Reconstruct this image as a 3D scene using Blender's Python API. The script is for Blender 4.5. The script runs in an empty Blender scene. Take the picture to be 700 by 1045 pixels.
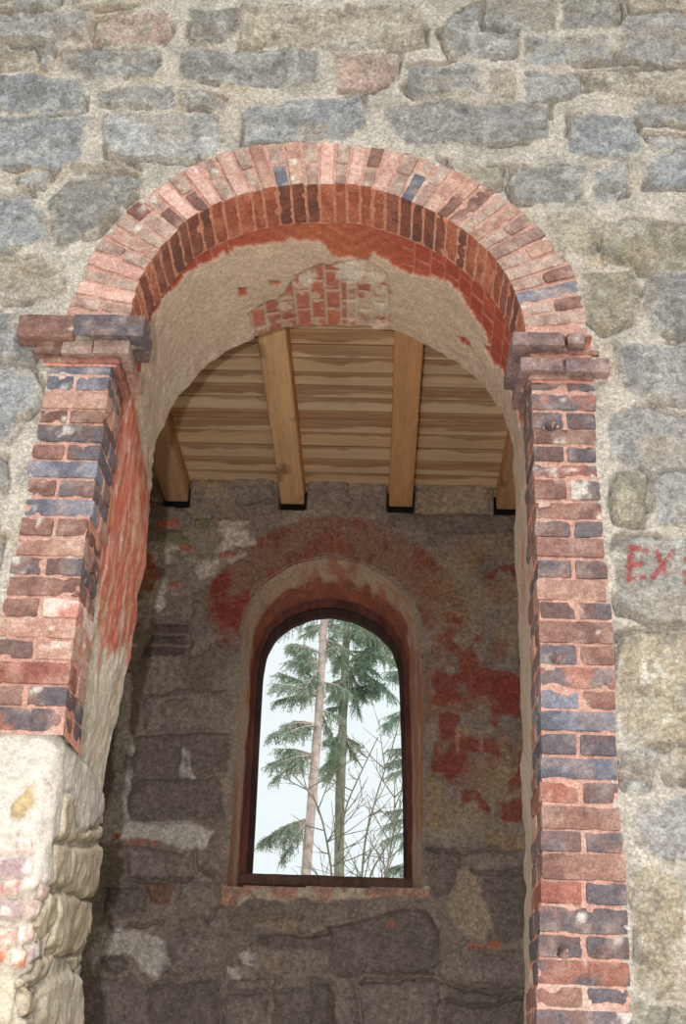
import bpy, math, random
import numpy as np
from mathutils import Vector
STONES = [('g', [(-1.97, 6.245), (-1.584, 6.25), (-1.58, 6.143), (-1.949, 6.128)]), ('t', [(-1.526, 6.25), (-1.084, 6.256), (-1.169, 6.182), (-1.511, 6.144)]), ('g', [(-1.945, 6.105), (-1.438, 6.119), (-1.409, 5.941), (-1.686, 5.937), (-1.912, 5.925)]), ('p', [(-1.41, 6.086), (-1.166, 6.155), (-1.047, 6.124), (-1.034, 5.995), (-1.071, 5.924), (-1.389, 5.926)]), ('t', [(-1.908, 5.902), (-1.647, 5.906), (-1.613, 5.766), (-1.877, 5.731)]), ('g', [(-1.624, 5.906), (-1.555, 5.898), (-1.564, 5.736), (-1.611, 5.75)]), ('g', [(-1.52, 5.892), (-1.069, 5.899), (-1.046, 5.79), (-1.093, 5.712), (-1.379, 5.692), (-1.508, 5.736)]), ('d', [(-0.97, 6.158), (-0.729, 6.161), (-0.719, 6.031), (-0.779, 5.935), (-0.947, 5.926)]), ('t', [(-0.719, 6.178), (0.115, 6.172), (0.139, 5.932), (-0.105, 5.897), (-0.419, 5.924), (-0.711, 5.929)]), ('g', [(-0.975, 5.869), (-0.551, 5.891), (-0.35, 5.894), (-0.341, 5.694), (-0.536, 5.645), (-0.96, 5.714)]), ('p', [(-0.283, 5.885), (0.018, 5.868), (0.009, 5.73), (-0.098, 5.637), (-0.252, 5.665)]), ('b', [(-1.874, 5.715), (-1.404, 5.707), (-1.363, 5.498), (-1.549, 5.495), (-1.836, 5.505)]), ('g', [(-1.349, 5.632), (-0.987, 5.659), (-0.974, 5.534), (-1.314, 5.534)]), ('g', [(-0.963, 5.638), (-0.739, 5.582), (-0.742, 5.494), (-0.952, 5.528)]), ('b', [(-0.682, 5.553), (-0.228, 5.605), (-0.141, 5.619), (-0.125, 5.431), (-0.218, 5.344), (-0.664, 5.322)]), ('b', [(-1.719, 5.462), (-1.348, 5.469), (-1.345, 5.211), (-1.434, 5.167), (-1.777, 5.175), (-1.826, 5.446)]), ('l', [(-1.283, 5.47), (-0.786, 5.493), (-0.748, 5.306), (-0.866, 5.205), (-1.242, 5.241)]), ('l', [(-1.595, 5.109), (-1.454, 5.153), (-1.481, 5.056), (-1.586, 5.054)]), ('d', [(-1.454, 4.982), (-1.377, 5.117), (-1.237, 5.159), (-1.048, 5.099), (-1.095, 4.989), (-1.214, 4.805), (-1.361, 4.72), (-1.431, 4.83)]), ('b', [(-1.739, 5.031), (-1.532, 5.02), (-1.448, 4.906), (-1.436, 4.785), (-1.543, 4.724), (-1.683, 4.714)]), ('t', [(-1.673, 4.663), (-1.434, 4.697), (-1.332, 4.641), (-1.307, 4.513), (-1.374, 4.462), (-1.636, 4.456)]), ('b', [(-1.628, 4.407), (-1.481, 4.418), (-1.456, 4.301), (-1.402, 4.276), (-1.392, 4.182), (-1.486, 4.173), (-1.589, 4.191)]), ('b', [(-1.599, 4.156), (-1.39, 4.145), (-1.343, 4.065), (-1.341, 3.969), (-1.427, 3.796), (-1.528, 3.763)]), ('g', [(-1.565, 3.747), (-1.43, 3.735), (-1.401, 3.602), (-1.532, 3.569)]), ('t', [(-1.493, 3.57), (-1.405, 3.587), (-1.376, 3.458), (-1.467, 3.427)]), ('g', [(0.24, 6.109), (0.388, 6.225), (0.396, 6.031), (0.563, 6.017), (0.537, 5.876), (0.25, 5.856), (0.195, 6.012)]), ('g', [(0.411, 6.275), (0.753, 6.279), (0.743, 6.052), (0.586, 6.034), (0.408, 6.047)]), ('d', [(0.776, 6.28), (1.037, 6.283), (1.021, 6.056), (0.765, 6.052)]), ('l', [(0.585, 6.002), (0.964, 6.023), (0.974, 5.836), (0.601, 5.815)]), ('g', [(1.039, 6.152), (1.463, 6.142), (1.431, 5.843), (0.995, 5.836)]), ('t', [(1.071, 6.284), (1.478, 6.289), (1.466, 6.174), (1.085, 6.169)]), ('g', [(0.062, 5.822), (0.382, 5.827), (0.39, 5.645), (0.098, 5.596), (0.053, 5.685)]), ('t', [(0.425, 5.766), (0.534, 5.768), (0.529, 5.603), (0.433, 5.631)]), ('l', [(0.567, 5.784), (0.838, 5.758), (0.831, 5.623), (0.572, 5.589)]), ('t', [(0.861, 5.773), (1.428, 5.812), (1.41, 5.638), (1.067, 5.627), (0.854, 5.653)]), ('g', [(-0.053, 5.549), (0.206, 5.598), (0.679, 5.591), (0.68, 5.36), (0.479, 5.328), (0.058, 5.334), (-0.04, 5.433)]), ('b', [(0.761, 5.519), (1.058, 5.509), (1.076, 5.339), (0.998, 5.267), (0.75, 5.291)]), ('g', [(1.043, 5.591), (1.407, 5.612), (1.389, 5.443), (1.077, 5.481)]), ('g', [(1.092, 5.41), (1.383, 5.386), (1.379, 5.344), (1.127, 5.317)]), ('g', [(0.518, 5.203), (0.818, 5.209), (0.807, 5.006), (0.532, 5.001), (0.494, 5.094)]), ('l', [(0.838, 5.195), (1.018, 5.254), (0.984, 5.063), (0.837, 4.993)]), ('b', [(1.104, 5.289), (1.376, 5.316), (1.354, 5.11), (1.068, 5.105)]), ('o', [(0.206, 5.253), (0.476, 5.216), (0.463, 5.08), (0.35, 5.132)]), ('t', [(0.632, 4.95), (0.855, 4.967), (0.832, 4.748), (0.664, 4.744)]), ('o', [(0.863, 4.928), (1.094, 4.92), (1.33, 4.886), (1.308, 4.671), (1.032, 4.652), (0.831, 4.723)]), ('o', [(0.769, 4.654), (0.994, 4.667), (1.015, 4.571), (0.974, 4.399), (0.848, 4.346), (0.783, 4.395)]), ('g', [(1.035, 4.651), (1.302, 4.665), (1.269, 4.356), (1.025, 4.359), (1.008, 4.485)]), ('g', [(0.899, 4.298), (1.267, 4.331), (1.239, 4.064), (0.947, 4.041), (0.9, 4.119)]), ('g', [(0.831, 3.976), (0.945, 4.018), (1.23, 3.986), (1.207, 3.759), (0.976, 3.746), (0.826, 3.794)]), ('o', [(0.835, 3.735), (0.964, 3.753), (0.964, 3.593), (0.92, 3.521), (0.831, 3.53)]), ('g', [(0.991, 3.746), (1.205, 3.745), (1.18, 3.508), (0.97, 3.523)]), ('G', [(0.829, 3.47), (1.177, 3.473), (1.144, 3.157), (0.927, 3.138), (0.822, 3.18), (0.813, 3.312)]), ('T', [(0.81, 3.096), (1.141, 3.131), (1.099, 2.736), (0.824, 2.716), (0.789, 2.864)]), ('g', [(0.793, 2.69), (0.87, 2.718), (0.936, 2.688), (0.891, 2.638), (0.796, 2.642)]), ('t', [(0.951, 2.709), (1.116, 2.722), (1.101, 2.583), (0.942, 2.598), (0.906, 2.652)]), ('g', [(0.794, 2.607), (0.862, 2.609), (0.884, 2.556), (0.817, 2.553)]), ('g', [(0.828, 2.527), (1.099, 2.563), (1.077, 2.351), (0.894, 2.351), (0.819, 2.407)]), ('T', [(0.806, 2.316), (0.893, 2.338), (0.952, 2.27), (0.919, 1.919), (0.798, 1.961), (0.792, 2.128)]), ('g', [(0.97, 2.258), (1.081, 2.275), (1.044, 1.935), (0.934, 1.943)]), ('p', [(0.717, 1.956), (0.761, 1.957), (0.759, 1.934), (0.722, 1.933)]), ('o', [(0.648, 1.95), (0.758, 1.919), (1.03, 1.917), (1.019, 1.809), (0.639, 1.795)]), ('t', [(-1.388, 5.188), (-1.108, 5.196), (-1.051, 5.123), (-1.227, 5.175), (-1.37, 5.153)])]
PAINTED_LETTERS = [[(0.875, 3.421), (0.929, 3.412)], [(0.879, 3.421), (0.859, 3.297)], [(0.867, 3.356), (0.907, 3.36)], [(0.859, 3.3), (0.917, 3.31)], [(0.965, 3.407), (0.999, 3.305)], [(1.019, 3.405), (0.946, 3.311)], [(1.064, 3.382), (1.098, 3.395)], [(1.06, 3.334), (1.075, 3.303), (1.056, 3.294)]]
LIME_RUNS = [[(0.89, 2.999), (0.891, 2.926)], [(0.927, 2.986), (0.958, 2.943)], [(0.903, 2.956), (0.92, 2.942)]]
RING_INNER = [(0.08, 0.799), (0.169, 0.802), (0.33, 0.801), (0.503, 0.803), (0.658, 0.796), (0.845, 0.793), (1.032, 0.788), (1.248, 0.792), (1.45, 0.806), (1.611, 0.795), (1.792, 0.808), (2.027, 0.818), (2.218, 0.829), (2.354, 0.834), (2.481, 0.816), (2.647, 0.805), (2.807, 0.795), (2.981, 0.773)]
RING_OUTER = [(0.067, 1.04), (0.234, 1.061), (0.396, 1.064), (0.541, 1.05), (0.701, 1.046), (0.855, 1.035), (1.053, 1.033), (1.248, 1.031), (1.483, 1.023), (1.604, 1.04), (1.754, 1.048), (1.926, 1.072), (2.082, 1.071), (2.233, 1.072), (2.297, 1.053), (2.449, 1.061), (2.589, 1.054), (2.715, 1.046), (2.883, 1.021), (3.027, 1.03)]
REAR_ARCH = [(0.243, 0.873), (0.552, 0.859), (0.885, 0.842), (1.2, 0.826), (1.526, 0.788), (1.857, 0.808), (2.08, 0.822), (2.361, 0.838), (2.775, 0.824), (3.005, 0.833)]
RIGHT_ROWS = [(4.131, 4.084), (4.064, 3.996), (3.985, 3.914), (3.91, 3.849), (3.835, 3.773), (3.76, 3.704), (3.696, 3.615), (3.602, 3.535), (3.525, 3.462), (3.457, 3.385), (3.37, 3.302), (3.296, 3.217), (3.212, 3.149), (3.139, 3.06), (3.053, 2.983), (2.975, 2.899), (2.892, 2.827), (2.819, 2.752), (2.74, 2.671), (2.661, 2.592), (2.582, 2.514), (2.503, 2.43), (2.424, 2.36), (2.354, 2.274), (2.268, 2.203), (2.194, 2.117), (2.11, 2.045), (2.038, 1.969), (1.963, 1.906), (1.898, 1.839)]
LEFT_ROWS = [(4.17, 4.115), (4.104, 4.043), (4.032, 3.956), (3.947, 3.893), (3.882, 3.809), (3.796, 3.734), (3.726, 3.657), (3.647, 3.577), (3.567, 3.496), (3.486, 3.417), (3.405, 3.337), (3.329, 3.262), (3.253, 3.181), (3.173, 3.101), (3.094, 3.025), (3.016, 2.948), (2.937, 2.858), (2.849, 2.782), (2.774, 2.696)]
RIGHT_OUTER = [(1.989, 0.772), (2.187, 0.78), (2.334, 0.782), (2.425, 0.773), (2.582, 0.777), (2.744, 0.779), (2.913, 0.79), (3.053, 0.793), (3.198, 0.796), (3.215, 0.773), (3.309, 0.793), (3.423, 0.783), (3.64, 0.786), (3.763, 0.775), (4.13, 0.797)]
LEFT_OUTER = [(2.694, -1.317), (2.779, -1.325), (2.918, -1.33), (3.044, -1.324), (3.135, -1.333), (3.21, -1.325), (3.305, -1.33), (3.364, -1.319), (3.443, -1.318), (3.523, -1.316), (3.687, -1.332), (3.835, -1.322), (3.922, -1.321), (4.078, -1.318), (4.146, -1.329)]
RIGHT_ARRIS = [(1.897, 0.484), (2.178, 0.506), (2.356, 0.519), (2.736, 0.531), (3.153, 0.54), (3.494, 0.542), (3.862, 0.545), (4.146, 0.547)]
LEFT_ARRIS = [(2.703, -1.044), (2.891, -1.058), (3.106, -1.058), (3.371, -1.074), (3.53, -1.064), (3.652, -1.07), (3.863, -1.068), (4.084, -1.074), (4.166, -1.077)]
LEFT_REAR = [(1.863, -1.094), (2.017, -1.112), (2.116, -1.11), (2.16, -1.101), (2.288, -1.103), (2.362, -1.089), (2.457, -1.09), (2.612, -1.091), (2.772, -1.107), (2.894, -1.119), (3.012, -1.113), (3.194, -1.09), (3.464, -1.084), (3.747, -1.073), (4.044, -1.085), (4.303, -1.1)]
RIGHT_REAR = [(1.923, 0.566), (2.078, 0.578), (2.364, 0.588), (2.629, 0.588), (2.908, 0.593), (3.246, 0.596), (3.514, 0.595), (3.891, 0.598), (4.454, 0.601)]
BACK_PATCHES = [('Z', [(-0.937, 2.807), (-0.734, 2.819), (-0.315, 2.816), (0.102, 2.825), (0.321, 2.844), (0.328, 2.781), (0.132, 2.786), (-0.045, 2.751), (-0.311, 2.731), (-0.549, 2.739), (-0.759, 2.755), (-0.843, 2.684), (-0.94, 2.703)]), ('g', [(-1.525, 5.644), (-1.354, 5.66), (-1.333, 5.444), (-1.644, 5.436)]), ('t', [(-1.33, 5.626), (-1.118, 5.632), (-1.115, 5.472), (-1.295, 5.468)]), ('g', [(-1.091, 5.667), (-0.799, 5.686), (-0.786, 5.493), (-1.064, 5.462)]), ('g', [(-0.574, 5.646), (-0.252, 5.655), (-0.246, 5.473), (-0.564, 5.454)]), ('t', [(0.213, 5.585), (0.761, 5.637), (0.746, 5.427), (0.247, 5.389)]), ('k', [(0.009, 5.37), (0.941, 5.42), (0.937, 5.286), (0.292, 5.232), (0.011, 5.261)]), ('o', [(-1.578, 5.204), (-1.441, 5.218), (-1.332, 5.112), (-1.334, 5.036), (-1.487, 5.086)]), ('o', [(-1.352, 5.32), (-1.232, 5.324), (-1.225, 5.246), (-1.335, 5.254)]), ('g', [(-1.885, 5.429), (-1.524, 5.439), (-1.355, 5.354), (-1.363, 5.231), (-1.862, 5.251)]), ('W', [(-1.849, 5.141), (-1.569, 5.116), (-1.323, 5.026), (-1.188, 5.051), (-1.109, 5.272), (-0.945, 5.199), (-0.962, 5.036), (-1.064, 4.969), (-1.209, 4.848), (-1.355, 4.749), (-1.478, 4.642), (-1.58, 4.516), (-1.618, 4.353), (-1.745, 4.31)]), ('W', [(-1.192, 5.314), (-0.95, 5.276), (-0.9, 5.124), (-0.975, 5.079), (-1.135, 5.118)]), ('R', [(-1.208, 4.733), (-1.152, 4.86), (-1.003, 4.939), (-0.902, 4.888), (-0.911, 4.741), (-0.946, 4.575), (-0.943, 4.414), (-0.971, 4.293), (-1.098, 4.349), (-1.182, 4.447), (-1.169, 4.569)]), ('D', [(-1.541, 4.517), (-1.305, 4.534), (-1.308, 4.283), (-1.589, 4.265)]), ('O', [(-1.597, 5.28), (-1.469, 5.295), (-1.442, 5.229), (-1.581, 5.225)]), ('O', [(-1.737, 5.036), (-1.597, 5.018), (-1.54, 4.849), (-1.564, 4.722), (-1.718, 4.718)]), ('O', [(-1.408, 5.088), (-1.329, 5.08), (-1.325, 5.043), (-1.404, 5.045)]), ('O', [(-1.458, 4.809), (-1.38, 4.811), (-1.394, 4.759), (-1.472, 4.767)]), ('O', [(-1.149, 5.052), (-1.043, 5.066), (-1.03, 5.034), (-1.126, 5.006)]), ('g', [(-1.301, 4.688), (-1.212, 4.67), (-1.162, 4.327), (-1.271, 4.284), (-1.309, 4.483)]), ('P', [(-1.565, 3.653), (-1.625, 3.785), (-1.647, 4.151), (-1.736, 4.148), (-1.69, 3.605), (-1.692, 3.282), (-1.701, 3.032), (-1.62, 3.056), (-1.551, 3.182), (-1.58, 3.328)]), ('P', [(-1.636, 3.096), (-1.553, 3.192), (-1.445, 3.175), (-1.362, 3.188), (-1.172, 3.195), (-1.029, 3.127), (-1.062, 3.033), (-1.154, 3.01), (-1.262, 3.047), (-1.348, 3.065), (-1.476, 3.081), (-1.627, 3.025)]), ('P', [(-1.656, 2.538), (-1.499, 2.582), (-1.389, 2.509), (-1.263, 2.475), (-1.209, 2.345), (-1.261, 2.269), (-1.365, 2.302), (-1.435, 2.393), (-1.518, 2.409), (-1.616, 2.387), (-1.661, 2.273), (-1.696, 2.384)]), ('P', [(-1.259, 3.641), (-1.192, 3.621), (-1.154, 3.449), (-1.262, 3.456)]), ('P', [(-0.87, 2.357), (-0.748, 2.324), (-0.783, 2.267), (-0.866, 2.301)]), ('P', [(-0.796, 2.435), (-0.675, 2.42), (-0.629, 2.328), (-0.771, 2.361)]), ('O', [(-1.556, 3.048), (-1.432, 3.066), (-1.439, 3.037), (-1.552, 3.017)]), ('O', [(-1.41, 3.059), (-1.338, 3.069), (-1.385, 3.023)]), ('O', [(-1.646, 3.096), (-1.583, 3.094), (-1.587, 3.046), (-1.64, 3.045)]), ('k', [(-1.584, 3.719), (-0.965, 3.761), (-0.966, 3.509), (-1.261, 3.445), (-1.565, 3.468)]), ('k', [(-1.58, 3.328), (-1.539, 3.436), (-1.006, 3.475), (-0.962, 3.202), (-1.172, 3.195), (-1.446, 3.186), (-1.554, 3.203)]), ('t', [(-1.445, 3.949), (-1.247, 3.967), (-1.255, 3.819), (-1.408, 3.814)]), ('g', [(-1.563, 4.014), (-0.967, 4.056), (-0.956, 3.784), (-1.51, 3.744)]), ('g', [(-1.552, 3.017), (-1.144, 3.01), (-1.137, 2.84), (-1.518, 2.821)]), ('g', [(-1.075, 3.053), (-0.977, 3.139), (-0.934, 2.876), (-1.07, 2.892)]), ('k', [(-1.646, 2.772), (-1.42, 2.784), (-1.384, 2.644), (-1.626, 2.616)]), ('r', [(-1.414, 2.82), (-1.217, 2.807), (-1.245, 2.688), (-1.38, 2.703)]), ('g', [(-1.188, 2.828), (-0.97, 2.819), (-0.94, 2.698), (-0.994, 2.619), (-1.203, 2.67)]), ('g', [(-0.984, 2.619), (-0.929, 2.689), (-0.849, 2.595), (-0.866, 2.546), (-1.008, 2.551)]), ('g', [(-1.156, 2.613), (-1.034, 2.617), (-1.029, 2.56), (-1.15, 2.556)]), ('g', [(-1.258, 2.523), (-0.884, 2.527), (-0.852, 2.376), (-1.063, 2.28), (-1.206, 2.317), (-1.221, 2.42)]), ('k', [(-1.606, 2.387), (-1.476, 2.396), (-1.429, 2.337), (-1.443, 2.29), (-1.54, 2.268), (-1.596, 2.313)]), ('t', [(-0.72, 2.628), (-0.285, 2.643), (-0.282, 2.557), (-0.563, 2.542), (-0.686, 2.581)]), ('k', [(-0.703, 2.533), (-0.281, 2.538), (-0.277, 2.453), (-0.678, 2.458)]), ('g', [(-1.815, 2.231), (-1.36, 2.265), (-1.301, 1.924), (-1.768, 1.906)]), ('k', [(-1.327, 2.239), (-0.902, 2.263), (-0.874, 1.939), (-1.282, 1.924)]), ('g', [(-0.853, 2.265), (-0.588, 2.311), (-0.603, 2.237), (-0.838, 2.21)]), ('g', [(-0.876, 2.191), (-0.622, 2.227), (-0.603, 1.949), (-0.855, 1.94)]), ('k', [(-0.593, 2.237), (-0.229, 2.269), (-0.217, 1.963), (-0.574, 1.95)]), ('t', [(-0.635, 2.422), (-0.557, 2.443), (-0.55, 2.331), (-0.63, 2.347)]), ('R', [(0.334, 4.212), (0.931, 4.23), (0.922, 3.933), (0.789, 3.839), (0.743, 3.683), (0.551, 3.721), (0.486, 3.61), (0.464, 3.459), (0.411, 3.478), (0.336, 3.78)]), ('R', [(0.78, 3.427), (0.949, 3.475), (0.94, 3.203), (0.692, 3.236), (0.736, 3.362)]), ('R', [(0.453, 3.374), (0.548, 3.367), (0.694, 3.319), (0.671, 3.245), (0.568, 3.294), (0.463, 3.28)]), ('R', [(0.85, 3.687), (0.96, 3.8), (0.949, 3.475), (0.845, 3.493)]), ('R', [(0.337, 4.619), (0.441, 4.622), (0.502, 4.491), (0.666, 4.441), (0.583, 4.341), (0.639, 3.994), (0.319, 3.984), (0.296, 4.463)]), ('R', [(0.702, 4.152), (0.905, 4.221), (0.936, 3.929), (0.698, 3.942)]), ('R', [(0.589, 4.911), (0.799, 4.906), (0.949, 4.979), (0.947, 4.921), (0.714, 4.853)]), ('q', [(0.756, 3.772), (0.85, 3.687), (0.825, 3.535), (0.76, 3.469), (0.718, 3.488), (0.774, 3.619)]), ('q', [(0.691, 3.195), (0.939, 3.182), (0.936, 3.091), (0.771, 3.075), (0.649, 3.132)]), ('Q', [(0.503, 2.955), (0.564, 2.957), (0.634, 2.851), (0.701, 2.63), (0.649, 2.542), (0.52, 2.566), (0.431, 2.746)]), ('q', [(0.315, 3.561), (0.4, 3.436), (0.442, 3.207), (0.317, 3.182)]), ('k', [(0.297, 3.059), (0.514, 3.066), (0.523, 2.956), (0.441, 2.805), (0.309, 2.781)]), ('g', [(0.586, 3.073), (0.936, 3.085), (0.933, 2.98), (0.707, 2.94), (0.595, 2.958)]), ('k', [(0.645, 2.9), (0.931, 2.936), (0.919, 2.571), (0.759, 2.546), (0.672, 2.677)]), ('k', [(-0.283, 2.586), (-0.023, 2.653), (0.319, 2.723), (0.4, 2.572), (0.361, 2.345), (-0.271, 2.323)]), ('g', [(-0.451, 2.715), (-0.086, 2.747), (-0.104, 2.669), (-0.304, 2.604), (-0.442, 2.542)]), ('g', [(-0.072, 2.284), (0.38, 2.309), (0.381, 1.985), (-0.062, 1.969)]), ('k', [(0.429, 2.274), (0.615, 2.272), (0.907, 2.237), (0.899, 2.004), (0.41, 1.986)]), ('k', [(-0.369, 2.301), (-0.23, 2.287), (-0.197, 1.964), (-0.352, 1.958)]), ('g', [(-0.189, 2.252), (-0.091, 2.265), (-0.082, 1.968), (-0.178, 1.965)]), ('g', [(0.46, 2.498), (0.757, 2.471), (0.913, 2.402), (0.909, 2.291), (0.636, 2.318), (0.44, 2.367)]), ('O', [(0.549, 2.516), (0.659, 2.528), (0.649, 2.495), (0.559, 2.483)]), ('O', [(0.679, 2.553), (0.749, 2.555), (0.738, 2.508), (0.678, 2.506)]), ('O', [(0.068, 2.627), (0.119, 2.638), (0.109, 2.6), (0.069, 2.598)])]
SCRATCHES = [[(0.506, 3.847), (0.505, 3.692)], [(0.506, 3.84), (0.576, 3.842), (0.575, 3.797), (0.506, 3.788)], [(0.6, 3.811), (0.714, 3.821)], [(0.657, 3.813), (0.655, 3.71)]]
CREVICES = [[(0.287, 3.063), (0.503, 3.066), (0.771, 3.075)], [(0.585, 2.952), (0.707, 2.936), (0.912, 2.979)], [(-0.053, 2.294), (0.38, 2.337), (0.4, 2.291), (0.909, 2.273)], [(0.4, 2.2), (0.595, 2.189), (0.907, 2.237)], [(-0.36, 2.526), (-0.271, 2.558)], [(-1.122, 3.001), (-1.113, 2.91), (-0.995, 2.864)], [(-1.508, 2.827), (-1.136, 2.826)], [(-1.597, 2.55), (-1.414, 2.556), (-1.295, 2.579)], [(-1.405, 2.48), (-1.362, 2.453)], [(-1.042, 5.429), (-0.804, 5.458)]]
WINDOW_OUTER = [(-0.917, 2.79), (-0.922, 3.065), (-0.931, 3.557), (-0.937, 3.946), (-0.955, 4.423), (-0.918, 4.638), (-0.812, 4.845), (-0.618, 4.991), (-0.382, 5.043), (-0.142, 5.005), (0.063, 4.884), (0.199, 4.728), (0.274, 4.53), (0.296, 4.118), (0.299, 3.597), (0.302, 3.166), (0.298, 2.82)]
WINDOW_FRAME = [(-0.845, 2.821), (-0.859, 3.249), (-0.866, 3.767), (-0.875, 4.247), (-0.859, 4.404), (-0.804, 4.594), (-0.687, 4.716), (-0.518, 4.795), (-0.36, 4.815), (-0.172, 4.783), (0.003, 4.692), (0.129, 4.527), (0.179, 4.35), (0.197, 3.935), (0.21, 3.411), (0.217, 2.845)]
WINDOW_LIGHT = [(-0.785, 2.925), (-0.789, 3.251), (-0.8, 3.769), (-0.807, 4.249), (-0.791, 4.406), (-0.731, 4.538), (-0.627, 4.629), (-0.493, 4.692), (-0.355, 4.711), (-0.189, 4.679), (-0.036, 4.595), (0.076, 4.475), (0.126, 4.313), (0.145, 3.933), (0.166, 3.409), (0.179, 2.922)]
BOARD_Y = [1.758, 1.904, 2.043, 2.2, 2.343, 2.485, 2.638, 2.747, 2.91, 3.088, 3.265, 3.458, 3.632]
PALE_TRUNK = [(-0.91, 12.0, 4.35), (-0.87, 12.0, 5.55), (-0.84, 12.0, 6.64), (-0.83, 12.0, 7.97)]
DARK_TRUNK = [(-0.52, 13.5, 4.63), (-0.55, 13.5, 5.64), (-0.55, 13.5, 6.98), (-0.55, 13.5, 8.41)]
PALE_BOUGHS = [((-0.87, 12.0, 6.4), (-1.52, 12.0, 6.22)), ((-0.85, 12.0, 6.45), (-1.33, 12.0, 6.36)), ((-0.87, 12.0, 6.77), (-1.52, 12.0, 6.96)), ((-0.84, 12.0, 6.87), (-1.42, 12.0, 7.12)), ((-0.86, 12.0, 7.3), (-1.24, 12.0, 7.46)), ((-0.85, 12.0, 7.47), (-1.29, 12.0, 7.56)), ((-0.95, 12.0, 4.98), (-1.52, 12.0, 4.79)), ((-0.93, 12.0, 5.0), (-1.28, 12.0, 4.75)), ((-0.88, 12.0, 5.99), (-1.49, 12.0, 5.82)), ((-0.86, 12.0, 7.74), (-1.14, 12.0, 7.68)), ((-0.85, 12.0, 7.63), (-0.46, 12.0, 7.48)), ((-0.85, 12.0, 6.98), (-0.43, 12.0, 6.83)), ((-0.86, 12.0, 6.55), (-0.57, 12.0, 6.51)), ((-0.86, 12.0, 7.14), (-1.1, 12.0, 6.81)), ((-0.87, 12.0, 5.84), (-1.4, 12.0, 5.62)), ((-0.84, 12.0, 7.41), (-0.62, 12.0, 7.53)), ((-0.84, 12.0, 7.8), (-0.58, 12.0, 7.86)), ((-0.86, 12.0, 7.25), (-1.33, 12.0, 7.29))]
DARK_BOUGHS = [((-0.51, 13.5, 6.7), (-0.83, 13.5, 6.58)), ((-0.51, 13.5, 6.64), (-0.28, 13.5, 6.54)), ((-0.53, 13.5, 6.47), (-0.87, 13.5, 6.13)), ((-0.51, 13.5, 7.56), (-0.16, 13.5, 7.87)), ((-0.51, 13.5, 7.86), (-0.05, 13.5, 8.17)), ((-0.5, 13.5, 7.27), (0.08, 13.5, 7.52)), ((-0.51, 13.5, 7.98), (0.3, 13.5, 7.88)), ((-0.51, 13.5, 7.1), (-0.8, 13.5, 7.09)), ((-0.51, 13.5, 8.28), (-0.23, 13.5, 8.35)), ((-0.51, 13.5, 8.1), (-0.72, 13.5, 7.85)), ((-0.51, 13.5, 6.87), (-0.71, 13.5, 6.25)), ((-0.54, 13.5, 6.14), (-0.81, 13.5, 6.02)), ((-0.51, 13.5, 7.5), (-0.76, 13.5, 7.49)), ((-0.5, 13.5, 7.8), (0.19, 13.5, 7.35)), ((-0.51, 13.5, 8.34), (0.06, 13.5, 8.42)), ((-0.52, 13.5, 7.68), (-0.25, 13.5, 7.28)), ((-0.52, 13.5, 8.22), (0.18, 13.5, 8.12))]
FAR_BOUGHS = [((0.73, 16.0, 8.0), (0.07, 16.0, 7.65)), ((0.74, 16.0, 7.22), (0.12, 16.0, 6.95)), ((0.75, 16.0, 6.11), (0.11, 16.0, 5.9)), ((0.75, 16.0, 5.87), (0.09, 16.0, 5.66)), ((0.73, 16.0, 8.6), (0.15, 16.0, 8.51)), ((0.74, 16.0, 6.84), (0.24, 16.0, 7.01)), ((0.72, 16.0, 8.94), (0.08, 16.0, 8.99)), ((0.75, 16.0, 5.33), (0.16, 16.0, 5.2))]
SAPLINGS = [[(-0.5, 11.0, 4.14), (-0.4, 11.0, 5.03), (-0.14, 11.0, 5.64), (-0.01, 11.0, 5.93)], [(-0.17, 11.0, 4.15), (-0.14, 11.0, 4.63), (0.01, 11.0, 5.22), (0.18, 11.0, 5.74)], [(-0.08, 11.0, 4.2), (0.15, 11.0, 4.64), (0.47, 11.0, 5.06)], [(-0.53, 11.0, 4.22), (-0.66, 11.0, 4.79), (-0.77, 11.0, 5.11), (-1.21, 11.0, 5.56)], [(0.12, 11.0, 4.16), (0.22, 11.0, 4.82), (0.22, 11.0, 5.51)]]
RED_EDGE = [(0.445, 0.705), (0.552, 0.681), (0.654, 0.571), (0.761, 0.508), (0.873, 0.465), (1.033, 0.479), (1.174, 0.527), (1.281, 0.484), (1.349, 0.446), (1.384, 0.532), (1.583, 0.489), (1.617, 0.408), (1.875, 0.379), (2.04, 0.369), (2.22, 0.36), (2.381, 0.355), (2.556, 0.336), (2.726, 0.364), (2.814, 0.446)]
RED_ISLANDS = [[(2.123, 0.604), (2.074, 0.628), (2.079, 0.686), (2.128, 0.662)], [(1.948, 0.618), (1.88, 0.642), (1.889, 0.676), (1.938, 0.652)], [(0.795, 0.786), (0.703, 0.753), (0.698, 0.796), (0.766, 0.834)], [(0.615, 0.695), (0.498, 0.623), (0.401, 0.681), (0.503, 0.748)]]
OPEN_BRICK = [(2.103, 0.796), (1.904, 0.758), (1.773, 0.599), (1.651, 0.551), (1.486, 0.513), (1.349, 0.523), (1.262, 0.561), (1.238, 0.71), (1.238, 0.949), (1.349, 1.016), (1.568, 1.05), (1.855, 1.021), (2.084, 1.026)]
LIME_SPOTS = [[(1.812, 0.705), (1.734, 0.566), (1.646, 0.575), (1.695, 0.724), (1.773, 0.782)], [(1.583, 0.551), (1.369, 0.518), (1.418, 0.676), (1.564, 0.662)], [(1.379, 0.571), (1.281, 0.59), (1.257, 0.901), (1.354, 0.906)]]
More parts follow.
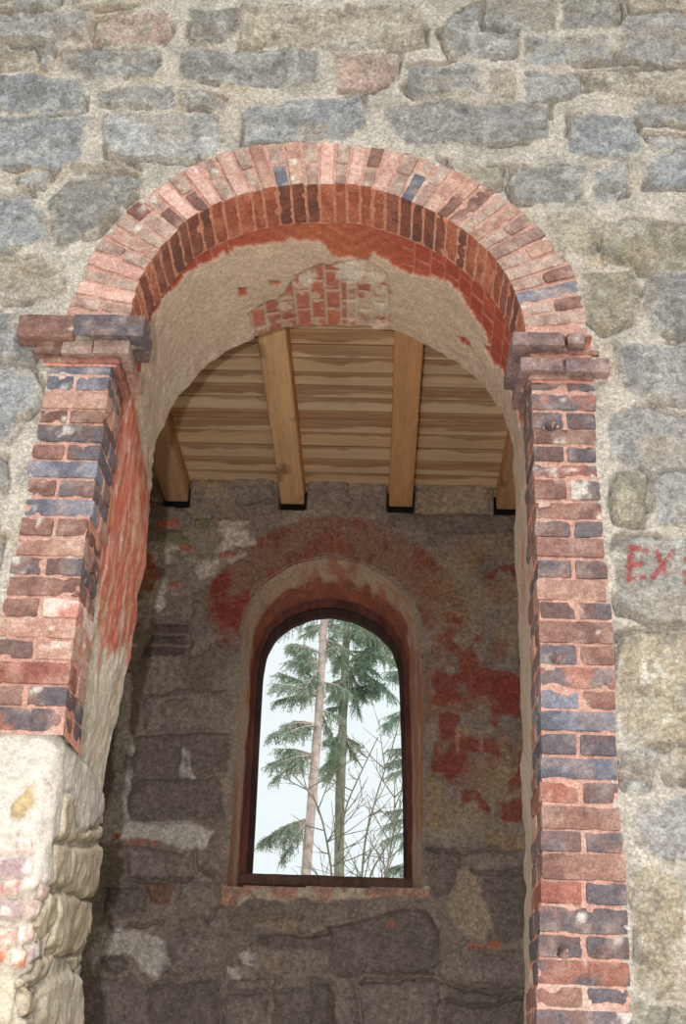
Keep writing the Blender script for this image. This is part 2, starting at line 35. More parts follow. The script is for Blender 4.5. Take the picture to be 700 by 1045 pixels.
PIER_PATCHES = [('W', [(0.222, 2.695), (0.52, 2.701), (0.613, 2.688), (1.059, 2.704), (1.426, 2.769), (1.531, 2.746), (1.528, 2.65), (1.152, 2.49), (0.995, 2.467), (0.859, 2.534), (0.69, 2.528), (0.736, 2.4), (0.644, 2.355), (0.702, 2.291), (0.671, 2.217), (0.48, 2.179), (0.293, 2.323)]), ('T', [(0.625, 2.692), (0.788, 2.81), (1.232, 2.9), (1.537, 2.855), (1.521, 2.753), (1.109, 2.695)]), ('s', [(0.69, 2.528), (0.801, 2.554), (0.939, 2.483), (1.106, 2.483), (1.537, 2.599), (1.537, 2.544), (0.721, 2.377), (0.708, 2.393)]), ('s', [(0.696, 2.355), (1.537, 2.518), (1.537, 2.4), (1.537, 2.313), (1.032, 2.268), (0.693, 2.233), (0.69, 2.3)]), ('s', [(0.847, 2.23), (1.537, 2.304), (1.537, 2.182), (1.38, 2.102), (0.952, 2.041), (0.813, 2.047), (0.868, 2.14)]), ('s', [(0.705, 2.211), (0.828, 2.217), (0.841, 2.124), (0.668, 2.06), (0.597, 2.086)]), ('s', [(0.742, 2.002), (0.942, 2.057), (0.893, 1.983), (0.705, 1.928), (0.585, 1.935)]), ('s', [(1.238, 2.07), (1.469, 2.108), (1.537, 2.082), (1.389, 2.037)]), ('y', [(0.776, 1.922), (0.995, 1.989), (1.395, 2.031), (1.537, 1.993), (1.537, 1.816), (0.918, 1.781)]), ('y', [(0.366, 1.928), (0.548, 1.932), (0.567, 1.871), (0.551, 1.762), (0.4, 1.755)]), ('s', [(0.57, 1.884), (0.607, 1.909), (0.776, 1.893), (0.742, 1.839), (0.61, 1.826)]), ('s', [(0.539, 1.941), (0.585, 1.928), (0.594, 1.903), (0.557, 1.903)]), ('y', [(0.554, 1.816), (0.776, 1.835), (0.868, 1.778), (0.551, 1.762)]), ('o', [(0.428, 2.454), (0.496, 2.518), (0.514, 2.458), (0.484, 2.406), (0.437, 2.403)]), ('r', [(0.437, 2.217), (0.502, 2.22), (0.511, 2.163), (0.41, 2.159)]), ('p', [(0.576, 2.207), (0.687, 2.223), (0.684, 2.182), (0.582, 2.166)]), ('v', [(0.413, 2.146), (0.524, 2.153), (0.53, 2.102), (0.422, 2.095)]), ('p', [(0.527, 2.153), (0.591, 2.163), (0.607, 2.111), (0.536, 2.102)]), ('R', [(0.425, 2.073), (0.508, 2.073), (0.514, 2.025), (0.434, 2.021)]), ('p', [(0.511, 2.086), (0.585, 2.092), (0.597, 2.044), (0.52, 2.034)]), ('R', [(0.437, 2.009), (0.499, 2.012), (0.502, 1.973), (0.443, 1.97)]), ('R', [(0.499, 2.018), (0.561, 2.025), (0.573, 1.967), (0.508, 1.961)]), ('v', [(0.567, 2.028), (0.634, 2.037), (0.653, 1.989), (0.576, 1.98)]), ('p', [(0.379, 2.332), (0.456, 2.336), (0.465, 2.288), (0.388, 2.284)]), ('p', [(0.462, 2.342), (0.52, 2.345), (0.53, 2.291), (0.471, 2.288)]), ('v', [(0.391, 2.272), (0.527, 2.278), (0.536, 2.23), (0.4, 2.223)])]
LEFT_IMPOST = [[(-1.452, 4.35), (-1.226, 4.243)], [(-1.235, 4.355), (-0.952, 4.254)], [(-1.378, 4.251), (-1.271, 4.184)], [(-1.273, 4.254), (-1.152, 4.187)], [(-1.15, 4.257), (-1.007, 4.191)], [(-1.346, 4.187), (-1.041, 4.158)]]
RIGHT_IMPOST = [[(0.477, 4.31), (0.677, 4.248)], [(0.689, 4.317), (0.758, 4.264)], [(0.507, 4.213), (0.669, 4.153)], [(0.678, 4.21), (0.845, 4.142)], [(0.538, 4.268), (0.816, 4.243)], [(0.538, 4.155), (0.786, 4.125)]]
SKY, SUN, FLASH, EXPO = 0.98, 1.65, 440.0, 0.0

scene = bpy.context.scene
COL = scene.collection
XC, ZS = -0.264, 4.2975          # centre of the arch on the outer face of the wall
YB = 3.6                         # inner face of the back wall
YT = 1.0                         # inner face of the front wall
rng = np.random.default_rng(7)

# ------------------------------------------------------------------ helpers
def _h(ix, iy, iz, seed):
    n = (ix.astype(np.uint32) * np.uint32(374761393) + iy.astype(np.uint32) * np.uint32(668265263)
         + iz.astype(np.uint32) * np.uint32(2147483647) + np.uint32((seed * 974634777) & 0xffffffff))
    n = (n ^ (n >> np.uint32(13))) * np.uint32(1274126177)
    n = n ^ (n >> np.uint32(16)); n = n * np.uint32(2246822519); n = n ^ (n >> np.uint32(15))
    return (n & np.uint32(0xffffff)).astype(np.float64) / 0xffffff
def vn(P, seed=0):
    """value noise in [-1,1]; P is (...,3)"""
    P = np.asarray(P, float) + 1000.0
    I = np.floor(P).astype(np.int64); F = P - I; F = F * F * (3 - 2 * F)
    r = 0
    for dx in (0, 1):
        wx = F[..., 0] if dx else 1 - F[..., 0]
        for dy in (0, 1):
            wy = F[..., 1] if dy else 1 - F[..., 1]
            for dz in (0, 1):
                wz = F[..., 2] if dz else 1 - F[..., 2]
                r = r + wx * wy * wz * _h(I[..., 0] + dx, I[..., 1] + dy, I[..., 2] + dz, seed)
    return r * 2 - 1
def fbm(P, seed=0, octv=4, gain=0.5):
    P = np.asarray(P, float); a = 1.0; s = 0; t = 0
    for o in range(octv):
        s = s + a * vn(P * (2.03 ** o) + o * 17.3, seed + o); t += a; a *= gain
    return s / t
def sst(x, a, b):
    t = np.clip((x - a) / (b - a), 0, 1); return t * t * (3 - 2 * t)
def lin(c):
    c = np.asarray(c, float) / 255.0
    return np.where(c <= 0.04045, c / 12.92, ((c + 0.055) / 1.055) ** 2.4)
def mix(A, B, t):
    return A + (B - A) * np.asarray(t)[..., None]
def psd(X, Y, poly):
    """signed distance to a polygon, positive inside"""
    p = np.asarray(poly, float); n = len(p)
    d = np.full(X.shape, 1e9); ins = np.zeros(X.shape, bool)
    for i in range(n):
        a = p[i]; b = p[(i + 1) % n]; e = b - a
        wx = X - a[0]; wy = Y - a[1]
        t = np.clip((wx * e[0] + wy * e[1]) / (e @ e + 1e-12), 0, 1)
        d = np.minimum(d, (wx - e[0] * t) ** 2 + (wy - e[1] * t) ** 2)
        c = (a[1] > Y) != (b[1] > Y)
        with np.errstate(divide='ignore', invalid='ignore'):
            xi = a[0] + (Y - a[1]) * (b[0] - a[0]) / (b[1] - a[1])
        ins ^= c & (X < xi)
    return np.where(ins, 1, -1) * np.sqrt(d)
def psd_box(X, Y, poly, m=0.12):
    """as psd, but only evaluated near the polygon"""
    p = np.asarray(poly); out = np.full(X.shape, -9.0)
    k = (X > p[:, 0].min() - m) & (X < p[:, 0].max() + m) & (Y > p[:, 1].min() - m) & (Y < p[:, 1].max() + m)
    if k.any(): out[k] = psd(X[k], Y[k], poly)
    return out
def line_d(X, Y, pts):
    d = np.full(X.shape, 9.0)
    for a, b in zip(pts[:-1], pts[1:]):
        a = np.array(a); e = np.array(b) - a
        t = np.clip(((X - a[0]) * e[0] + (Y - a[1]) * e[1]) / (e @ e + 1e-12), 0, 1)
        d = np.minimum(d, np.hypot(X - a[0] - e[0] * t, Y - a[1] - e[1] * t))
    return d
def grid_faces(nu, nv, flip=False, closed=False):
    i = np.arange(nu if closed else nu - 1)[:, None]; j = np.arange(nv - 1)[None, :]
    a = (i * nv + j); b = (((i + 1) % nu) * nv + j); c = b + 1; d = a + 1
    f = np.stack([a, b, c, d], -1).reshape(-1, 4)
    return f[:, ::-1] if flip else f
def mesh_obj(name, V, F, mat, col=None, parent=None, origin=(0, 0, 0), smooth=True):
    V = np.asarray(V, float).reshape(-1, 3) - np.asarray(origin, float)
    F = np.asarray(F)
    used = np.zeros(len(V), bool); used[F.reshape(-1)] = True
    if not used.all():
        remap = np.cumsum(used) - 1; V = V[used]; F = remap[F]
        if col is not None: col = np.asarray(col).reshape(-1, 3)[used]
    me = bpy.data.meshes.new(name)
    k = F.shape[1]
    me.vertices.add(len(V)); me.vertices.foreach_set('co', V.reshape(-1).astype(np.float32))
    me.loops.add(F.size); me.loops.foreach_set('vertex_index', F.reshape(-1).astype(np.int32))
    me.polygons.add(len(F)); me.polygons.foreach_set('loop_start', np.arange(0, F.size, k, dtype=np.int32))
    me.polygons.foreach_set('loop_total', np.full(len(F), k, dtype=np.int32))
    me.update(calc_edges=True)
    if smooth: me.polygons.foreach_set('use_smooth', np.ones(len(F), bool))
    if col is not None:
        at = me.attributes.new('Col', 'FLOAT_COLOR', 'POINT')
        c = np.ones((len(V), 4), np.float32); c[:, :3] = np.clip(np.asarray(col).reshape(-1, 3), 0.002, 0.95)
        at.data.foreach_set('color', c.reshape(-1))
    me.validate()
    me.materials.append(mat)
    o = bpy.data.objects.new(name, me); COL.objects.link(o)
    if parent is not None: o.parent = parent
    else: o.location = origin
    return o
class Acc:
    """collects patches of geometry for ONE mesh"""
    def __init__(s): s.V = []; s.F = []; s.C = []; s.n = 0
    def add(s, V, F, C):
        V = np.asarray(V).reshape(-1, 3); C = np.broadcast_to(np.asarray(C, float), V.shape) if np.ndim(C) == 1 else np.asarray(C).reshape(-1, 3)
        s.V.append(V); s.F.append(np.asarray(F) + s.n); s.C.append(C); s.n += len(V)
    def build(s, name, mat, parent=None, origin=(0, 0, 0), smooth=True):
        return mesh_obj(name, np.concatenate(s.V), np.concatenate(s.F), mat, np.concatenate(s.C), parent, origin, smooth)
def structure(o): o['kind'] = 'structure'; return o
def tag(o, label, cat, group=None):
    o['label'] = label; o['category'] = cat
    if group: o['group'] = group
    return o
def empty(name, loc):
    o = bpy.data.objects.new(name, None); o.location = loc; COL.objects.link(o); return o

# ------------------------------------------------------------------ materials
def new_mat(name):
    m = bpy.data.materials.new(name); m.use_nodes = True
    nt = m.node_tree; b = nt.nodes['Principled BSDF']; b.inputs['Specular IOR Level'].default_value = 0.2
    return m, nt, b
def masonry(name, grain=(150.0, 0.35), blotch=(14.0, 0.25), bump=0.5, dist=0.004, rough=0.92, stretch=(1, 1, 1), bscale=90.0, crystal=None):
    """colour from the mesh (attribute Col) broken up by grain and blotches, with a rough surface"""
    m, nt, b = new_mat(name); N = nt.nodes; L = nt.links
    at = N.new('ShaderNodeAttribute'); at.attribute_name = 'Col'
    ge = N.new('ShaderNodeNewGeometry'); mp = N.new('ShaderNodeMapping'); mp.inputs['Scale'].default_value = stretch
    L.new(ge.outputs['Position'], mp.inputs['Vector'])
    def noise(scale, detail, rgh=0.6):
        n = N.new('ShaderNodeTexNoise'); n.inputs['Scale'].default_value = scale; n.inputs['Detail'].default_value = detail
        n.inputs['Roughness'].default_value = rgh + .08; L.new(mp.outputs[0], n.inputs['Vector']); return n
    def ranged(n, amt):
        r = N.new('ShaderNodeMapRange'); r.inputs[1].default_value = 0.28; r.inputs[2].default_value = 0.72
        r.inputs[3].default_value = 1 - amt; r.inputs[4].default_value = 1 + amt; L.new(n.outputs[0], r.inputs[0]); return r
    g = ranged(noise(grain[0], 3), grain[1]); bl = ranged(noise(blotch[0], 5), blotch[1])
    mu = N.new('ShaderNodeMath'); mu.operation = 'MULTIPLY'; L.new(g.outputs[0], mu.inputs[0]); L.new(bl.outputs[0], mu.inputs[1])
    if crystal:
        vo = N.new('ShaderNodeTexVoronoi'); vo.inputs['Scale'].default_value = crystal[0]; L.new(mp.outputs[0], vo.inputs['Vector'])
        bw = N.new('ShaderNodeSeparateColor'); L.new(vo.outputs['Color'], bw.inputs[0])
        cr = N.new('ShaderNodeMapRange'); cr.inputs[3].default_value = 1 - crystal[1]; cr.inputs[4].default_value = 1 + crystal[1]; L.new(bw.outputs[0], cr.inputs[0])
        m2 = N.new('ShaderNodeMath'); m2.operation = 'MULTIPLY'; L.new(mu.outputs[0], m2.inputs[0]); L.new(cr.outputs[0], m2.inputs[1]); mu = m2
    vm = N.new('ShaderNodeVectorMath'); vm.operation = 'SCALE'; L.new(at.outputs['Color'], vm.inputs[0]); L.new(mu.outputs[0], vm.inputs['Scale'])
    L.new(vm.outputs[0], b.inputs['Base Color']); b.inputs['Roughness'].default_value = rough
    bn = noise(bscale, 6, 0.65); bp = N.new('ShaderNodeBump'); bp.inputs['Strength'].default_value = bump; bp.inputs['Distance'].default_value = dist
    L.new(bn.outputs[0], bp.inputs['Height']); L.new(bp.outputs[0], b.inputs['Normal'])
    return m
def plain(name, rgb, rough=0.9, var=0.25, scale=8.0, trans=0.0):
    m, nt, b = new_mat(name); N = nt.nodes; L = nt.links
    n = N.new('ShaderNodeTexNoise'); n.inputs['Scale'].default_value = scale; n.inputs['Detail'].default_value = 5
    r = N.new('ShaderNodeValToRGB'); c = lin(rgb)
    r.color_ramp.elements[0].position = 0.3; r.color_ramp.elements[1].position = 0.7
    r.color_ramp.elements[0].color = (*(c * (1 - var)), 1); r.color_ramp.elements[1].color = (*np.clip(c * (1 + var), 0, 1), 1)
    ge = N.new('ShaderNodeNewGeometry'); L.new(ge.outputs['Position'], n.inputs['Vector'])
    L.new(n.outputs[0], r.inputs[0]); L.new(r.outputs[0], b.inputs['Base Color']); b.inputs['Roughness'].default_value = rough
    return m
M_STONE = masonry('granite_masonry', grain=(200, 0.22), blotch=(60, 0.26), bump=1.0, dist=0.012, bscale=90, crystal=(120, 0.26))
M_BRICK = masonry('old_brick', grain=(190, 0.2), blotch=(52, 0.3), bump=0.8, dist=0.004, bscale=110, crystal=(190, 0.2))
M_PLASTER = masonry('old_plaster', grain=(170, 0.16), blotch=(44, 0.22), bump=0.8, dist=0.006, bscale=70, crystal=(150, 0.14))
M_INNER = masonry('inner_masonry', grain=(100, 0.2), blotch=(30, 0.36), bump=1.0, dist=0.014, bscale=40, crystal=(75, 0.2))
M_PINE = masonry('pine_boards', grain=(60, 0.10), blotch=(9, 0.12), bump=0.15, dist=0.002, rough=0.7, stretch=(0.12, 1, 1), bscale=60)
M_BEAM = masonry('pine_beams', grain=(60, 0.14), blotch=(7, 0.16), bump=0.2, dist=0.002, rough=0.7, stretch=(1, 0.08, 1), bscale=60)
M_FRAME = masonry('weathered_wood', grain=(120, 0.3), blotch=(18, 0.35), bump=0.5, dist=0.003, stretch=(1, 1, 0.15), bscale=80)
M_GROUND = plain('forest_floor', (190, 180, 158), var=0.3, scale=2)
M_FLOOR = plain('earth_floor', (196, 184, 166), var=0.25, scale=3)
M_OUTER = plain('outer_masonry', (140, 135, 125), var=0.2, scale=4)
M_BARK_PALE = plain('pale_bark', (198, 180, 172), var=0.3, scale=14)
M_BARK_DARK = plain('dark_bark', (134, 136, 120), var=0.35, scale=10)
M_TWIG = plain('bare_twig', (136, 130, 112), var=0.25, scale=10)
M_NEEDLE = plain('spruce_needles', (146, 176, 152), var=0.4, scale=3)
M_NEEDLE_FAR = plain('far_needles', (154, 180, 162), var=0.35, scale=3)

PAL = {'g': (158, 156, 153), 'b': (151, 153, 155), 't': (174, 165, 150), 'p': (182, 160, 149), 'd': (141, 138, 133),
       'l': (166, 166, 165), 'o': (154, 148, 132), 'G': (154, 151, 144), 'T': (178, 167, 148)}
PAL = {k: lin(v) * 1.06 for k, v in PAL.items()}
MORTAR = lin((198, 190, 178)); WHITE = lin((222, 216, 206)); PINKM = lin((186, 145, 131)); DUST = lin((192, 166, 152))

def ip(tab, z):
    a = np.array(tab); return np.interp(z, a[:, 0], a[:, 1])
def ring_in(p): return ip(RING_INNER, p)
def ring_out(p): return ip(RING_OUTER, p)

# ------------------------------------------------------------------ front wall of stone blocks
def course_stones(x0, x1, z0, z1, skip, seed):
    """irregular courses of blocks for the parts of the wall that were not measured"""
    r = random.Random(seed); out = []; z = z0
    while z < z1:
        h = r.uniform(.16, .27); x = x0 + r.uniform(-.3, 0)
        while x < x1:
            w = r.uniform(.25, .55); g = .018; j = lambda: r.uniform(-.02, .02)
            poly = [(x + g + j(), z + g + j()), (x + w - g + j(), z + g + j()), (x + w - g + j(), z + h - g + j()), (x + w * .5, z + h - g + j()), (x + g + j(), z + h - g + j())]
            if not skip(x + w / 2, z + h / 2, w / 2, h / 2): out.append((r.choice('ggbtldo'), poly))
            x += w
        z += h
    return out
VIEW = [(-1.93, 6.27), (1.40, 6.30), (0.985, 1.84), (-1.13, 1.76)]
def in_view(x, z, w, h):
    return bool(psd(np.array([x]), np.array([z]), VIEW)[0] > -min(w, h) * 1.0)
def stone_field(X, Z, stones, warp=0.022, seed=3):
    P = np.stack([X, X * 0, Z], -1)
    Xw = X + warp * fbm(P * 8, seed, 3) + .011 * fbm(P * 28, seed + 9, 3)
    Zw = Z + warp * fbm(P * 8 + 50, seed + 4, 3) + .011 * fbm(P * 28 + 70, seed + 8, 3)
    best = np.full(X.shape, -9.0); idx = np.full(X.shape, -1)
    for i, (k, poly) in enumerate(stones):
        d = psd_box(Xw, Zw, poly, .1); m = d > best; best[m] = d[m]; idx[m] = i
    return best, idx, P
def axis(parts):
    return np.unique(np.round(np.concatenate([np.arange(a, b, s) for a, b, s in parts]), 5))
xs = axis([(-3.3, -2.0, .04), (-2.0, 1.5, .0075), (1.5, 3.3, .04)])
zs = axis([(0, 1.7, .04), (1.7, 6.4, .0075), (6.4, 8.0, .04)])
X, Z = np.meshgrid(xs, zs, indexing='ij')
stones = list(STONES) + course_stones(-3.3, 3.3, 0, 8, in_view, 5)
sd, idx, P = stone_field(X, Z, stones)
srand = rng.uniform(-1, 1, len(stones) + 1)
kcol = np.array([PAL[k] for k, _ in stones] + [MORTAR])
ins = sst(sd, -.004, .010)
rough = fbm(P * 6 + idx[..., None] * 3.1, 21, 4)
ridge = 1 - np.abs(fbm(P * 11 + idx[..., None] * 1.7, 31, 4))
hgt = .002 + .006 * fbm(P * 22, 41, 3) + ins * (.006 + .006 * srand[idx]) + ins * (.034 * rough + .032 * (ridge - .8)) + (.45 + .55 * ins) * .009 * fbm(P * 38, 51, 3)
crev = sst(fbm(P * 6 + 11, 61, 3), .0, .2) * sst(sd, -.022, -.004) * (1 - sst(sd, -.002, .008))
hgt -= .05 * crev
ledge = sst(fbm(P * 4 + 77, 63, 3), -.05, .2)
hgt -= .010 * sst(-np.abs(fbm(P * np.array([3.5, 1, 6]) + 31, 66, 4)), -.03, 0) * ins
c = kcol[idx] * (1 + .10 * srand[idx])[..., None]
mot = fbm(P * 16, 71, 4); mot2 = fbm(P * 4.5 + 5, 75, 3)
c = c * (1 + .26 * mot + .16 * mot2 + .22 * fbm(P * 44, 77, 2))[..., None]
c = mix(c, lin((206, 204, 196)), .45 * sst(fbm(P * 20 + 61, 79, 3), .22, .5))
c = mix(c, lin((172, 152, 124)), .30 * sst(fbm(P * 6 + 90, 81, 4), .1, .5))
c = mix(c, lin((112, 113, 112)), .45 * sst(fbm(P * 13 + 190, 85, 3), .25, .55))
mo = MORTAR * (1 + .16 * fbm(P * 18, 91, 4) + .1 * fbm(P * 60, 92, 2))[..., None]
mo = mix(mo, lin((178, 152, 118)), .40 * sst(fbm(P * 7 + 33, 95, 4), .2, .55))
mo = mix(mo, lin((160, 156, 148)), .6 * sst(fbm(P * 9 + 133, 97, 4), .05, .4))
smear = sst(fbm(P * 9 + 200, 99, 4), .12, .42) * sst(.045 - sd, 0, .04)
c = mix(mo, c, ins * (1 - .75 * smear))
c = c
# red painted letters and lime runs on the blocks at the right
dl = np.full(X.shape, 9.0)
near = (X > .8) & (X < 1.15) & (Z > 2.8) & (Z < 3.5)
for s in PAINTED_LETTERS: dl[near] = np.minimum(dl[near], line_d(X[near], Z[near], s))
c = mix(c, lin((164, 78, 82)), .85 * (1 - sst(dl + .004 * mot, .007, .012)) * sst(fbm(P * 45, 101, 2), -.6, 0))
dl[:] = 9
for s in LIME_RUNS: dl[near] = np.minimum(dl[near], line_d(X[near], Z[near], s))
c = mix(c, WHITE, .8 * (1 - sst(dl + .008 * mot, .005, .014)))
phi = np.arctan2(Z - ZS, X - XC); rad = np.hypot(Z - ZS, X - XC)
lowl = np.where(Z < 2.69, -1.60, ip(LEFT_OUTER, Z) + .02)
hole = np.where(Z > 4.38, rad < ring_out(np.clip(phi, .07, 3.05)) - .02, (X > lowl) & (X < ip(RIGHT_OUTER, Z) - .02))
V = np.stack([X, -hgt, Z], -1)
F = grid_faces(len(xs), len(zs))
hf = hole.reshape(-1)[F].all(1)
wall_front = structure(mesh_obj('wall_front', V, F[~hf], M_STONE, c))
del V, F, X, Z, P, c, mo

# ------------------------------------------------------------------ bricks
DENTS = [(.617, 3.925, .026), (.594, 3.003, .018), (.570, 2.060, .018)]
def dent(V):
    for x, z, r in DENTS:
        d = np.hypot((V[..., 0] - x), (V[..., 2] - z) * 1.2)
        V[..., 1] = V[..., 1] + .07 * (1 - sst(d, r * .5, r)) * (V[..., 1] < .05)
    return V
BC = {'D': ((100, 93, 98), (112, 90, 86)), 'U': ((122, 122, 132), (98, 98, 108)), 'B': ((136, 103, 93), (114, 85, 78)), 'R': ((154, 103, 90), (134, 86, 77)),
      'M': ((106, 96, 99), (150, 104, 92)), 'L': ((180, 146, 130), (160, 122, 110)), 'I': ((136, 114, 112), (110, 92, 93)), 'P': ((206, 168, 156), (194, 150, 138)), 'G': ((172, 150, 138), (150, 124, 114)),
      'S': ((188, 120, 96), (166, 100, 80)), 'K': ((140, 92, 78), (112, 80, 72)), 'W': ((208, 186, 176), (176, 126, 114))}
BC = {k: (lin(a), lin(b)) for k, (a, b) in BC.items()}
BSEED = [0]
def brick(acc, c, ax, half, key, under=None, wear=1.0, taper=0.0, dust=.35, rnd=.007):
    """one brick: c centre, ax three unit vectors (first one points out of the wall face), half extents"""
    BSEED[0] += 1; sd_ = BSEED[0]
    half = np.asarray(half, float); ax = np.asarray(ax, float)
    res = np.clip((half * 2 / .014).astype(int) + 2, 4, 22)
    r = min(rnd, half.min() * .6)
    A, B = BC[key]
    for k in range(3):
        for s in (-1, 1):
            if k == 0 and s == -1: continue
            i, j = [q for q in range(3) if q != k]
            u = np.linspace(-1, 1, res[i]) * half[i]; v = np.linspace(-1, 1, res[j]) * half[j]
            U, W = np.meshgrid(u, v, indexing='ij'); p = np.zeros(U.shape + (3,)); p[..., i] = U; p[..., j] = W; p[..., k] = s * half[k]
            q = np.clip(p, -(half - r), half - r); d = p - q; n = np.linalg.norm(d, axis=-1, keepdims=True); n[n < 1e-9] = 1; d = d / n
            edge = (np.abs(p) > half - r * 1.8).sum(-1) >= 2
            world = (c + q @ ax)
            nz = fbm(world * 28 + sd_ * 1.3, 5, 3)
            chip = sst(fbm(world * 24 + sd_ * 2.7, 9, 2), .1, .5) * edge * .0055 * wear
            p = q + d * (r + .0022 * nz * wear - chip)[..., None]
            if taper: p[..., 1] *= 1 + taper * p[..., 2] / half[2]
            w = dent(c + p @ ax)
            m = sst(fbm(world * 13 + sd_ * 5.1, 13, 3) , -.12, .22)
            col = mix(np.broadcast_to(A, w.shape), B, m) * (1 + .12 * math.sin(sd_ * 12.9898))
            if under is not None and k == 2 and s == -1:
                a2, b2 = BC[under]; col = mix(np.broadcast_to(a2, w.shape), b2, m) * (1 + .08 * math.sin(sd_ * 7.7))
            else:
                col = mix(col, DUST, dust * sst(fbm(world * 22 + sd_, 17, 3), .0, .45))
                col = mix(col, WHITE, .6 * sst(fbm(world * 19 + sd_ * 3, 19, 3), .42, .62))
            det = np.linalg.det(ax)
            flip = ((s == 1) == (k == 1)) if det > 0 else ((s == 1) != (k == 1))
            acc.add(w, grid_faces(res[i], res[j], flip), col)
def mortar_patch(acc, Pf, n1, n2, col, amp=.004, seed=0, flip=False, nrm=None):
    """mortar bed: Pf (n1,n2,3) surface points pushed along nrm by noise"""
    Pf = np.asarray(Pf, float); k = fbm(Pf * 26, seed, 3)
    Pn = dent(Pf + np.asarray(nrm) * (amp * k)[..., None])
    cc = col * (1 + .14 * fbm(Pf * 20 + 9, seed + 3, 3))[..., None]
    cc = mix(cc, MORTAR, .45 * sst(fbm(Pf * 9 + 40, seed + 5, 3), .15, .5))
    acc.add(Pn, grid_faces(n1, n2, flip), cc)

arch = empty('brick_archway', (XC, .12, 0.0))
tag(arch, 'weathered red and dark brick surround of the tall arched opening in the granite wall', 'archway')
AO = (XC, .12, 0.0)
# the ring of bricks set on edge around the arch
acc = Acc(); phs = np.linspace(.04, 3.06, 260)
rr_ = np.linspace(0, 1, 26)
PH, RR = np.meshgrid(phs, rr_, indexing='ij'); Rad = (ring_in(PH) + .004) + (ring_out(PH) - ring_in(PH) - .004) * RR
cs, sn = np.cos(PH), np.sin(PH)
mortar_patch(acc, np.stack([XC + Rad * cs, 0 * PH - .004, ZS + Rad * sn], -1), 260, 26, PINKM, .004, 3, True, (0, -1, 0))
ys_ = np.linspace(-.004, .24, 26); PH, YY = np.meshgrid(phs, ys_, indexing='ij'); cs, sn = np.cos(PH), np.sin(PH); Rad = ring_in(PH) + .004
mortar_patch(acc, np.stack([XC + Rad * cs, YY, ZS + Rad * sn], -1), 260, 26, lin((204, 146, 122)), .003, 4, False, np.stack([cs, 0 * cs, sn], -1))
rr_ = np.linspace(0, .12, 5); PH, RR = np.meshgrid(phs, rr_, indexing='ij'); Rad = ring_in(PH) + .004 + RR
acc.add(np.stack([XC + Rad * np.cos(PH), 0 * PH + .24, ZS + Rad * np.sin(PH)], -1), grid_faces(260, 5), lin((140, 90, 74)))
NB = 40; rb = random.Random(4)
edges = np.linspace(.095, 3.015, NB + 1) + np.r_[0, [rb.uniform(-.006, .006) for _ in range(NB - 1)], 0]
full_keys = 'PPLPLGPLPP'; half_keys = 'GGBGGBLG'
blue = {10: 'U', 14: 'U', 18: 'U', 23: 'U', 26: 'D', 30: 'U'}
for i in range(NB):
    p = (edges[i] + edges[i + 1]) / 2; t = (edges[i + 1] - edges[i])
    e_r = np.array([math.cos(p), 0, math.sin(p)]); e_t = np.array([-math.sin(p), 0, math.cos(p)])
    ri, ro = float(ring_in(p)), float(ring_out(p))
    ax = (np.array([0, -1, 0]), e_t, e_r)
    if i % 2 == 1:
        segs = [(0, .48), (.52, 1)]
    else:
        segs = [(0, 1)] if rb.random() < .93 else [(0, .62), (.66, 1)]
    sk = rb.choice('SSSRSK') if i % 2 == 0 else rb.choice('SKRSS')
    for q, (a, b) in enumerate(segs):
        a_, b_ = ri + (ro - ri) * a, ri + (ro - ri) * b
        if len(segs) == 1: key = full_keys[i % 10] if i > 12 else rb.choice('LGBL')
        else: key = rb.choice(half_keys)
        if q == 0 and i in blue and len(segs) > 1: key = blue[i]
        if i == 2: key = 'U' if q == 0 else 'D'
        if key in 'UD': sk = 'K'
        rm = (a_ + b_) / 2
        th = t * ri * .5 - .0045 + (rm - ri) * t * .36
        brick(acc, np.array([XC, .1125, ZS]) + e_r * rm, ax, (.1235 + rb.uniform(-.004, .004), th, (b_ - a_) / 2), key, sk if q == 0 else None, 1.2, .05, .5)
acc.build('arch_ring', M_BRICK, arch, AO)

